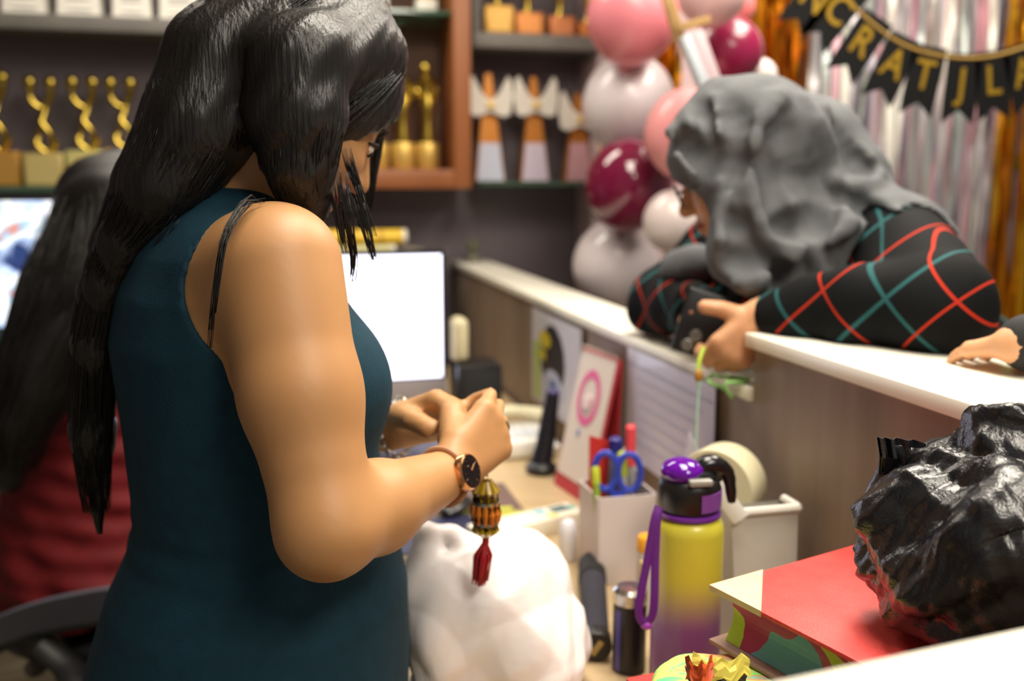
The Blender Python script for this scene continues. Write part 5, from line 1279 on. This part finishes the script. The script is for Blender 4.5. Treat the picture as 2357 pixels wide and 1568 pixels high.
# chair
CHR = root('office_chair', 'grey and black office chair under the seated woman', 'chair', (SC[0], SC[1], .0105))
m_cg = M('chair_grey', (84, 86, 98), .5); m_cb = M('chair_black', (20, 20, 20), .5)
vq = sdf_mesh(lambda p: np.maximum(sell(p, spt(.085, 0, .415), (.235, .25, .06), np.column_stack([sf, sr, V(0, 0, 1)])), p[:, 2] - .445), spt(.12, 0, .42) - .33, spt(.12, 0, .42) + .33, .01); spart('seat', vq, m_cb, CHR)
rail = spline([P(-60, 1492, 1.70), P(0, 1455, 1.70), P(90, 1424, 1.71), P(180, 1405, 1.73), P(270, 1392, 1.76), P(380, 1392, 1.82)], 30)
ss = nrm(V(0.05, -.35, .9)); q = MB().sheet([[p_ + ss * (.034 + .010 * k / 29), p_ - ss * (.030 + .010 * k / 29)] for k, p_ in enumerate(rail)], .018, V(0, -1, 0)); part('curved_rail', q, m_cg, CHR, label='wide grey curved rail')
q = MB().tube([p_ - ss * (.036 + .01 * k / 29) + V(0, .009, 0) for k, p_ in enumerate(rail)], .011, 10); part('rail_edge', q, m_cb, CHR)
part('back_post', MB().tube(spline([rail[10] + V(0, .02, -.04), rail[10] + V(.0, .03, -.10), spt(-.16, 0, .40), spt(-.05, 0, .395)], 14), .018, 10), m_cb, CHR)
bh = spt(.10, 0, .09)
part('column', MB().lathe([(.028, 0), (.028, .14), (.02, .145), (.02, .30)], bh, n=20), m_cb, CHR)
arm_l = [P(96, 1478, 1.74), P(150, 1530, 1.74), P(205, 1600, 1.76)]
part('support_arm', MB().tube(spline(arm_l + [spt(.02, .05, .36)], 16), [.036] * 10 + [.03] * 6, 12, .6), m_cb, CHR)
for k in range(5):
    a = math.radians(-100 + 72 * k); d = V(math.cos(a), math.sin(a), 0)
    lg = part('base_leg', MB().tube([bh + d * .02 + V(0, 0, .02), bh + d * .18 + V(0, 0, .015), bh + d * .31 - V(0, 0, .01)], [.03, .026, .018], 10, .7), m_cg if k % 2 == 0 else m_cb, CHR)
    part('caster', MB().lathe([(.0, -.018), (.02, -.018), (.026, -.01), (.026, .01), (.02, .018), (0, .018)], V((bh + d * .31)[0], (bh + d * .31)[1], .0385), frame(V(-d[1], d[0], 0)), n=18), m_cb, lg)

# ---------------------------------------------------------------- woman in the grey headscarf leaning on the counter
KH = P(1702, 385, 1.535); KF, KR, KU = head_frame(172, 24)
k_shn = P(2060, 590, 1.50); k_eln = P(2165, 708, 1.225); k_wrn = P(1762, 722, 1.385)
k_shf = P(1640, 610, 1.84); k_elf = V(.285, 1.83, ZL + .062); k_wrf = V(.325, 1.60, ZL + .078)
k_pel = V(.93, 1.95, .95)
dn = nrm(P(1694, 800, 1.375) - k_wrn); nn2 = nrm(V(.35, -.85, .35)); sdn = 1 if np.cross(dn, nrm(nn2 - dn * np.dot(nn2, dn)))[2] > 0 else -1
# fingers run down to the left around the phone edge, the thumb points up to the left
KHN = hand(k_wrn + dn * .006, dn, nn2, 1, ((35, 58, 40), (42, 62, 42), (48, 64, 44), (50, 64, 44)), .92, thumb=((.35, .9, -.05), (.55, .8, -.15)), fl=(.036, .023, .018), tl=(.036, .026))
s_vec = np.cross(nrm(dn), nrm(nn2 - dn * np.dot(nn2, dn)))
if np.dot(s_vec, V(-.6, 0, .8)) < 0: KHN = hand(k_wrn + dn * .006, dn, nn2, -1, ((35, 58, 40), (42, 62, 42), (48, 64, 44), (50, 64, 44)), .92, thumb=((.35, .9, -.05), (.55, .8, -.15)), fl=(.036, .023, .018), tl=(.036, .026))
df = nrm(V(.02, -.2, .03)); KHF = hand(k_wrf, df, V(0, .1, 1), 1, ((40, 60, 40),) * 4, .95)
def f_k(p):
    d = smin(near(p, KH, .24, lambda q: head_sdf(q, KH, KF, KR, KU)), rc(p, KH - KU * .06 - KF * .03, (k_shn + k_shf) / 2 + V(0, 0, .02), .048, .055), .03)
    mid = (k_shn + k_shf) / 2
    d = smin(d, chain(p, [mid - V(0, 0, .05), mid * .5 + k_pel * .5, k_pel], [.10, .11, .13]), .05)
    d = smin(d, rc(p, k_shn, k_shf, .06, .06), .04)
    d = smin(d, arm(p, k_shn, k_eln, k_wrn, (.05, .045, .038, .036, .033, .026)), .02); d = smin(d, arm(p, k_shf, k_elf, k_wrf, (.05, .045, .038, .036, .033, .025)), .02)
    d = smin(d, near(p, k_wrn + dn * .06, .17, lambda q: hand_sdf(q, KHN)), .012); d = smin(d, near(p, k_wrf + df * .06, .16, lambda q: hand_sdf(q, KHF)), .012)
    for s in (-1, 1): d = smin(d, chain(p, [k_pel, k_pel + V(-.03 * s, .09 * s, -.42), k_pel + V(.02 - .03 * s, .09 * s, -.86), k_pel + V(-.09 - .03 * s, .09 * s, -.89)], [.12, .06, .04, .03]), .03)
    return d
KW = root('person', 'woman in a grey headscarf and black plaid jacket leaning on the counter', 'person', (k_pel[0], k_pel[1], .002))
vq = sdf_mesh(f_k, V(.18, 1.05, .015), V(1.12, 2.12, 1.58), .0048); spart('body', vq, m_skin2, KW)
face_parts(KH, KF, KR, KU, KW)
def f_j(p):
    mid = (k_shn + k_shf) / 2
    d = chain(p, [mid - V(0, 0, .04), mid * .5 + k_pel * .5, k_pel], [.125, .135, .16], .04)
    d = smin(d, rc(p, k_shn, k_shf, .08, .08), .05)
    cn = k_eln + (k_wrn - k_eln) * .90
    d = smin(d, smin(rc(p, k_shn, k_eln, .085, .068), chain(p, [k_eln, k_eln + (cn - k_eln) * .5, cn], [.066, .058, .042], .02), .02), .03)
    cf_ = k_elf + (k_wrf - k_elf) * .86
    d = smin(d, smin(rc(p, k_shf, k_elf, .075, .058), rc(p, k_elf, cf_, .058, .044), .02), .03)
    z = p[:, 2]; t = (p - k_eln.astype(np.float32)) @ nrm(k_wrn - k_eln).astype(np.float32)
    d = d + .0035 * np.sin(70 * t + 14 * z) * np.clip((t - .02) / .1, 0, 1) + .003 * np.sin(40 * z + 26 * p[:, 0])
    d = smax(d, .88 - z, .01)
    # the sleeves rest on the two ledges
    q = p - CA.astype(np.float32); tt = q @ CV.astype(np.float32); ww = q @ CU.astype(np.float32)
    d = np.maximum(d, np.where((tt < .012) & (ww < .28) & (ww > -.03), ZU + .0015 - z, np.where((ww < .15) & (ww > -.03), ZL + .0015 - z, -1.)))
    blk = np.where((tt < .02) & (ww < .262), ZU - z, np.where(ww < .15, ZL - z, -1.)); d = np.maximum(d, blk)
    return d
vq = sdf_mesh(f_j, V(.12, 1.0, .85), V(1.16, 2.16, 1.42), .0052)
jk = spart('plaid_jacket', vq, plaid_mat('plaid_black_red_teal'), KW)
JV = np.array([v.co[:] for v in jk.data.vertices]) + np.array(KW.location); ea = nrm((k_wrn - k_eln) * V(1, 1, 0))
ua = (JV - k_eln) @ ea; ub = JV[:, 2] - k_eln[2]; uv = np.stack([(ua + ub) * .707, (ua - ub) * .707, ua * 0], 1)
at = jk.data.attributes.new('plaid', 'FLOAT_VECTOR', 'POINT'); at.data.foreach_set('vector', uv.astype(np.float32).ravel())
def f_h0(p):
    R = np.column_stack([KF, KR, KU])
    d = sell(p, KH - KF * .018 + KU * .022, (.122, .100, .116), R)
    d = smin(d, sell(p, P(1850, 350, 1.60), (.10, .10, .095)), .05)
    d = smin(d, sell(p, P(1940, 430, 1.60), (.075, .10, .075)), .04)
    d = smin(d, rc(p, P(1745, 520, 1.50), P(1800, 600, 1.48), .085, .07), .04)
    d = smin(d, rc(p, P(1860, 560, 1.50), P(2060, 580, 1.50), .085, .092), .05)
    d = smin(d, rc(p, P(2060, 590, 1.50), P(2140, 620, 1.46), .075, .05), .04)
    d = smin(d, chain(p, [P(1700, 590, 1.46), P(1730, 640, 1.43)], [.05, .03]), .03)
    d = smin(d, chain(p, [P(1600, 612, 1.73), P(1565, 618, 1.75)], [.042, .038]), .03)
    d = smin(d, chain(p, [P(1650, 225, 1.53), P(1590, 275, 1.51), P(1540, 304, 1.50)], [.03, .016, .005]), .02)   # peak over the forehead
    d = smin(d, chain(p, [P(1541, 306, 1.50), P(1566, 356, 1.47), P(1596, 402, 1.455)], [.005, .009, .011]), .016)
    d = smax(d, -sell(p, KH + KF * .118 - KU * .062, (.078, .072, .080), R), .010)
    d = smax(d, -chain(p, [KH + KF * .03 - KU * .05, KH + KF * .06 - KU * .12], [.050, .05]), .012)
    return d
ridges = [[(1640, 225), (1655, 340), (1662, 470), (1668, 590)], [(1600, 270), (1620, 380)], [(1760, 225), (1738, 310), (1712, 400), (1690, 480), (1730, 540), (1800, 600)], [(1800, 215), (1760, 280), (1738, 320)],
          [(1735, 320), (1728, 420), (1760, 520), (1835, 575)], [(1850, 230), (1905, 340), (1915, 440), (1870, 520), (1835, 575)], [(1880, 235), (1950, 330), (2005, 385)], [(2030, 400), (1960, 440), (1945, 500), (1970, 560)],
          [(1835, 575), (1790, 630), (1700, 660)], [(1870, 640), (1890, 570), (1960, 520), (2060, 500), (2140, 540)], [(1930, 640), (1960, 570), (2050, 540), (2150, 580)], [(1830, 650), (1850, 600), (1880, 560)], [(2000, 610), (2080, 560), (2170, 600)]]
grooves = [[(1612, 245), (1630, 310), (1650, 390)], [(1578, 325), (1600, 366), (1630, 395)], [(1765, 310), (1772, 420), (1805, 500), (1870, 538)], [(1868, 370), (1892, 470), (1850, 540)], [(1930, 450), (1985, 472), (2025, 512)],
           [(1885, 560), (1862, 610), (1850, 655)], [(2010, 580), (1970, 610), (1945, 650)], [(1915, 285), (1955, 340), (1995, 405)], [(2095, 522), (2010, 545), (1930, 595)], [(1805, 270), (1828, 370), (1850, 450)], [(1688, 240), (1700, 330), (1688, 430)], [(1690, 500), (1715, 560), (1775, 612)]]
R3 = []; G3 = []
for rg in grooves:
    pts = []
    for (x, y) in spline([(a, b, 0) for a, b in rg], 7)[:, :2]:
        m_ = march(f_h0, x, y, 1.2, 2.0)
        if m_ is not None: pts.append(m_)
    if len(pts) > 2: G3.append(pts)
D3 = []
for x_, y_, rr, off in ((1822, 520, (.030, .034, .024), .004), (1880, 500, (.026, .034, .034), .004), (2000, 478, (.026, .03, .014), .002), (1800, 640, (.020, .03, .030), .0), (1860, 630, (.012, .03, .030), .0), (1600, 350, (.010, .02, .026), -.002), (1790, 420, (.018, .02, .035), -.008), (1700, 600, (.03, .03, .022), -.004)):
    m_ = march(f_h0, x_, y_, 1.2, 2.0)
    if m_ is not None: D3.append((m_ + nrm(m_ - EYE) * off, rr))
for rg in ridges:
    pts = []
    for (x, y) in spline([(a, b, 0) for a, b in rg], 9)[:, :2]:
        m_ = march(f_h0, x, y, 1.2, 2.0)
        if m_ is not None: pts.append(m_)
    if len(pts) > 2: R3.append(pts)
def f_h(p):
    d0 = f_h0(p); d = d0
    for pts in R3:
        pts = np.array(pts); c = pts.mean(0); rad = np.linalg.norm(pts - c, axis=1).max() + .05
        d = smin(d, near(p, c, rad, lambda q: chain(q, pts, [.005] + [.0125] * (len(pts) - 2) + [.005], .004)), .018)
    x, y, z = p[:, 0], p[:, 1], p[:, 2]
    for pts in G3:
        pts = np.array(pts); c = pts.mean(0); rad = np.linalg.norm(pts - c, axis=1).max() + .06
        d = smax(d, -near(p, c, rad, lambda q: chain(q, pts, [.004] + [.0115] * (len(pts) - 2) + [.004], .004)), .026)
    for c, rr in D3: d = smax(d, -near(p, c, .16, lambda q: sell(q, c, rr)), .014)
    d = d + .0018 * np.sin(34 * x + 20 * z + 5 * np.sin(18 * z))
    d = np.maximum(d, -f_jl(p))
    return np.maximum(d, np.where(z < 1.155, .02, -1))
f_jl = lambda p: (f_j(p) - .0015)
vq = sdf_mesh(f_h, V(.10, 1.25, 1.10), V(.88, 1.86, 1.60), .0048)
m_scarf = M('scarf_grey', (102, 104, 106), .85, col2=(92, 94, 97), scale=30, bump=.15, bscale=300, spec=.2)
spart('headscarf', vq, m_scarf, KW)
gl = lambda a, b, c: KH + KF * a + KR * b + KU * c
GL = root('glasses', 'thin dark glasses on the face of the woman in the headscarf', 'glasses', gl(.1, 0, 0))
for s in (-1, 1): part('rim', MB().tube([gl(.104, s * .032 + .021 * math.cos(t), -.004 + .018 * math.sin(t)) for t in np.linspace(0, 2 * math.pi, 21)], .0013, 6), m_dark, GL)
part('bridge', MB().tube([gl(.104, -.011, 0), gl(.107, 0, .003), gl(.104, .011, 0)], .0013, 6), m_dark, GL)
for s in (-1, 1): part('temple', MB().tube([gl(.104, s * .053, 0), gl(.06, s * .066, .002), gl(.03, s * .070, .0)], .0013, 6), m_dark, GL)
vq = sdf_mesh(lambda p: smax(smin(chain(p, [k_pel + V(-.03, .09, 0), k_pel + V(-.03, .09, -.42), k_pel + V(-.01, .09, -.84)], [.13, .078, .06]), chain(p, [k_pel + V(.03, -.09, 0), k_pel + V(.03, -.09, -.42), k_pel + V(.05, -.09, -.84)], [.13, .078, .06]), .03), p[:, 2] - .93, .01), k_pel - V(.25, .3, .94), k_pel + V(.25, .3, .1), .009)
spart('trousers', vq, M('trousers_dark', (26, 26, 32), .8), KW)
# phone in her hand
pc0 = P(1622, 748, 1.437); px_ = nrm(V(.95, -.05, -.28)); pn = nrm(V(-.12, -.98, .12)); pn = nrm(pn - px_ * np.dot(pn, px_)); pz_ = np.cross(px_, pn)
Rp = np.column_stack([px_, pn, pz_])
PH = root('smartphone', 'black smartphone with round camera lenses held over the ledge', 'phone', pc0)
part('body', MB().box(pc0, (.078, .009, .10), Rp, bev=.004, seg=3), M('phone_black', (22, 22, 24), .35), PH)
part('screen', MB().box(pc0 - pn * .0048, (.072, .0006, .092), Rp), M('phone_glass', (8, 8, 10), .05), PH)
for k, (px, py) in enumerate(((1588, 797), (1608, 776))):
    c = P(px, py, 1.405); loc = (c - pc0) @ Rp; c = pc0 + Rp @ V(np.clip(loc[0], -.03, .03), .0046, np.clip(loc[2], -.042, .042))
    ln = part('camera_lens', MB().lathe([(.0, 0), (.009, 0), (.0095, .0012), (.008, .002), (.006, .002)], c, frame(pn, px_), n=24), M('lens_ring', (120, 118, 112), .3, .6), PH)
    part('lens_glass', MB().lathe([(0, .0012), (.005, .0014), (0, .0022)], c, frame(pn, px_), n=18), M('lens_dark', (16, 16, 40), .05), ln)
c = pc0 + Rp @ V(-.026, .0048, -.012); part('flash', MB().ell(c, (.003, .001, .003), Rp, 12, 8), M('flash_amber', (150, 96, 70), .4), PH)
# green lanyard on the ledge
LY = root('lanyard', 'green lanyard with an amber bead hanging over the counter ledge', 'lanyard', cpt(.12, .0, ZL))
gm = M('lanyard_green', (150, 206, 120), .5); gm2 = M('lanyard_lime', (176, 200, 60), .5)
l0 = P(1620, 800, 1.375)
edge_pt = cpt(.13, -.010, ZL + .003)
part('lime_cord', MB().tube(spline([l0, P(1610, 830, 1.365), P(1607, 858, 1.36)], 10), .0034, 8), gm2, LY)
part('amber_bead', MB().ell(P(1608, 866, 1.358), (.006, .006, .010)), M('bead_amber', (170, 120, 34), .35), LY)
part('green_cord', MB().tube(spline([P(1608, 874, 1.358), P(1608, 895, 1.357), P(1605, 950, 1.355), P(1602, 1035, 1.352)], 14), [.004] * 4 + [.0018] * 10, 8), M('lanyard_pale', (168, 206, 186), .5), LY)
zl = ZL + .0035
lp = [Pz(1725, 873, zl), Pz(1690, 868, zl), Pz(1660, 868, zl), Pz(1640, 864, zl), Pz(1632, 880, zl), cpt(.055, -.012, ZL - .012), cpt(.03, -.013, ZL - .02), Pz(1668, 884, zl), Pz(1715, 880, zl)]
part('green_loop', MB().tube(spline(lp, 36), .003, 8), gm, LY)

# ---------------------------------------------------------------- bystander whose hand rests on the counter
BS = root('person', 'bystander in a black long sleeve resting a hand on the white counter', 'person', (1.15, 1.42, .002))
b_wr = Pz(2348, 792, ZU + .036); b_el = V(.84, 1.12, 1.215); b_sh = V(1.09, 1.24, 1.33)
bd_ = nrm(Pz(2240, 806, ZU + .016) - b_wr); BH = hand(b_wr, bd_, V(.05, -.35, .95), 1, ((8, 22, 14), (5, 20, 14), (5, 20, 14), (8, 22, 14)), .74, thumb=((.7, .6, -.2), (.9, .3, -.2)), spread=1.25)
BHC = V(1.13, 1.41, 1.53)
b_hf = head_frame(190, 15)
def f_bs(p):
    d = smin(rc(p, b_sh, b_el, .05, .04), rc(p, b_el, b_wr, .038, .024), .02)
    d = smin(d, near(p, b_wr + bd_ * .06, .17, lambda q: hand_sdf(q, BH)), .012)
    d = smin(d, chain(p, [V(1.15, 1.42, 1.36), V(1.15, 1.42, .95)], [.10, .13]), .04); d = smin(d, rc(p, b_sh, V(1.14, 1.60, 1.33), .05, .05), .03)
    d = smin(d, rc(p, V(1.15, 1.42, 1.36), BHC, .05, .05), .03); d = smin(d, near(p, BHC, .24, lambda q: head_sdf(q, BHC, *b_hf)), .02)
    d = smin(d, smin(rc(p, V(1.14, 1.60, 1.33), V(1.17, 1.67, 1.06), .05, .04), rc(p, V(1.17, 1.67, 1.06), V(1.04, 1.66, .92), .038, .026), .02), .02)
    for s in (-1, 1): d = smin(d, chain(p, [V(1.15, 1.42 + .09 * s, .9), V(1.15, 1.42 + .1 * s, .5), V(1.16, 1.42 + .1 * s, .08), V(1.06, 1.42 + .1 * s, .045)], [.10, .065, .042, .032]), .03)
    return d
vq = sdf_mesh(f_bs, V(.44, .88, .012), V(1.40, 1.85, 1.72), .0055); spart('body', vq, m_skin2, BS); face_parts(BHC, *b_hf, BS)
def f_bt(p):
    e = b_el + (b_wr - b_el) * .965
    d = smin(rc(p, b_sh, b_el, .066, .056), rc(p, b_el, e, .052, .032), .02)
    d = smin(d, chain(p, [V(1.15, 1.42, 1.34), V(1.15, 1.42, .88)], [.13, .16]), .04); d = smin(d, rc(p, b_sh, V(1.14, 1.60, 1.33), .066, .066), .03)
    d = smin(d, smin(rc(p, V(1.14, 1.60, 1.33), V(1.17, 1.67, 1.06), .066, .055), rc(p, V(1.17, 1.67, 1.06), V(1.055, 1.661, .935), .052, .04), .02), .02)
    q = p - CA.astype(np.float32); ww = q @ CU.astype(np.float32)
    d = np.maximum(d, np.where(ww < .29, ZU + .002 - p[:, 2], -1.))
    return smax(smax(d, p[:, 2] - 1.43, .01), .78 - p[:, 2], .01)
vq = sdf_mesh(f_bt, V(.44, .88, .72), V(1.40, 1.85, 1.46), .007); spart('black_top', vq, M('top_black', (20, 20, 22), .8, col2=(17, 17, 19), scale=40), BS)
vq = sdf_mesh(lambda p: smax(smin(chain(p, [V(1.15, 1.51, .9), V(1.15, 1.52, .5), V(1.16, 1.52, .09)], [.12, .085, .06]), chain(p, [V(1.15, 1.33, .9), V(1.15, 1.32, .5), V(1.16, 1.32, .09)], [.12, .085, .06]), .03), p[:, 2] - .95, .01), V(.92, 1.08, .01), V(1.40, 1.76, 1.0), .01); spart('trousers', vq, M('trousers_dark', (26, 26, 32), .8), BS)
vq = sdf_mesh(lambda p: smax(sell(p, BHC - b_hf[0] * .015 + b_hf[2] * .03, (.112, .092, .108), np.column_stack(b_hf)), -sell(p, BHC + b_hf[0] * .11 - b_hf[2] * .04, (.10, .075, .10), np.column_stack(b_hf)), .01), BHC - .18, BHC + .18, .006); spart('hair', vq, m_hair, BS)
ST = root('wrist_strap', 'bright green strap lying on the counter under the black sleeve', 'strap', Pz(2352, 818, ZU))
pp = [Pz(x, y, ZU + .004) for x, y in ((2312, 815), (2335, 818), (2365, 822), (2420, 828))]
part('band', MB().tube(spline(pp, 12), .006, 8, .4), M('strap_green', (110, 200, 60), .4), ST)
part('buckle', MB().box(Pz(2338, 816, ZU + .009), (.012, .008, .004), bev=.001), m_gold, ST)
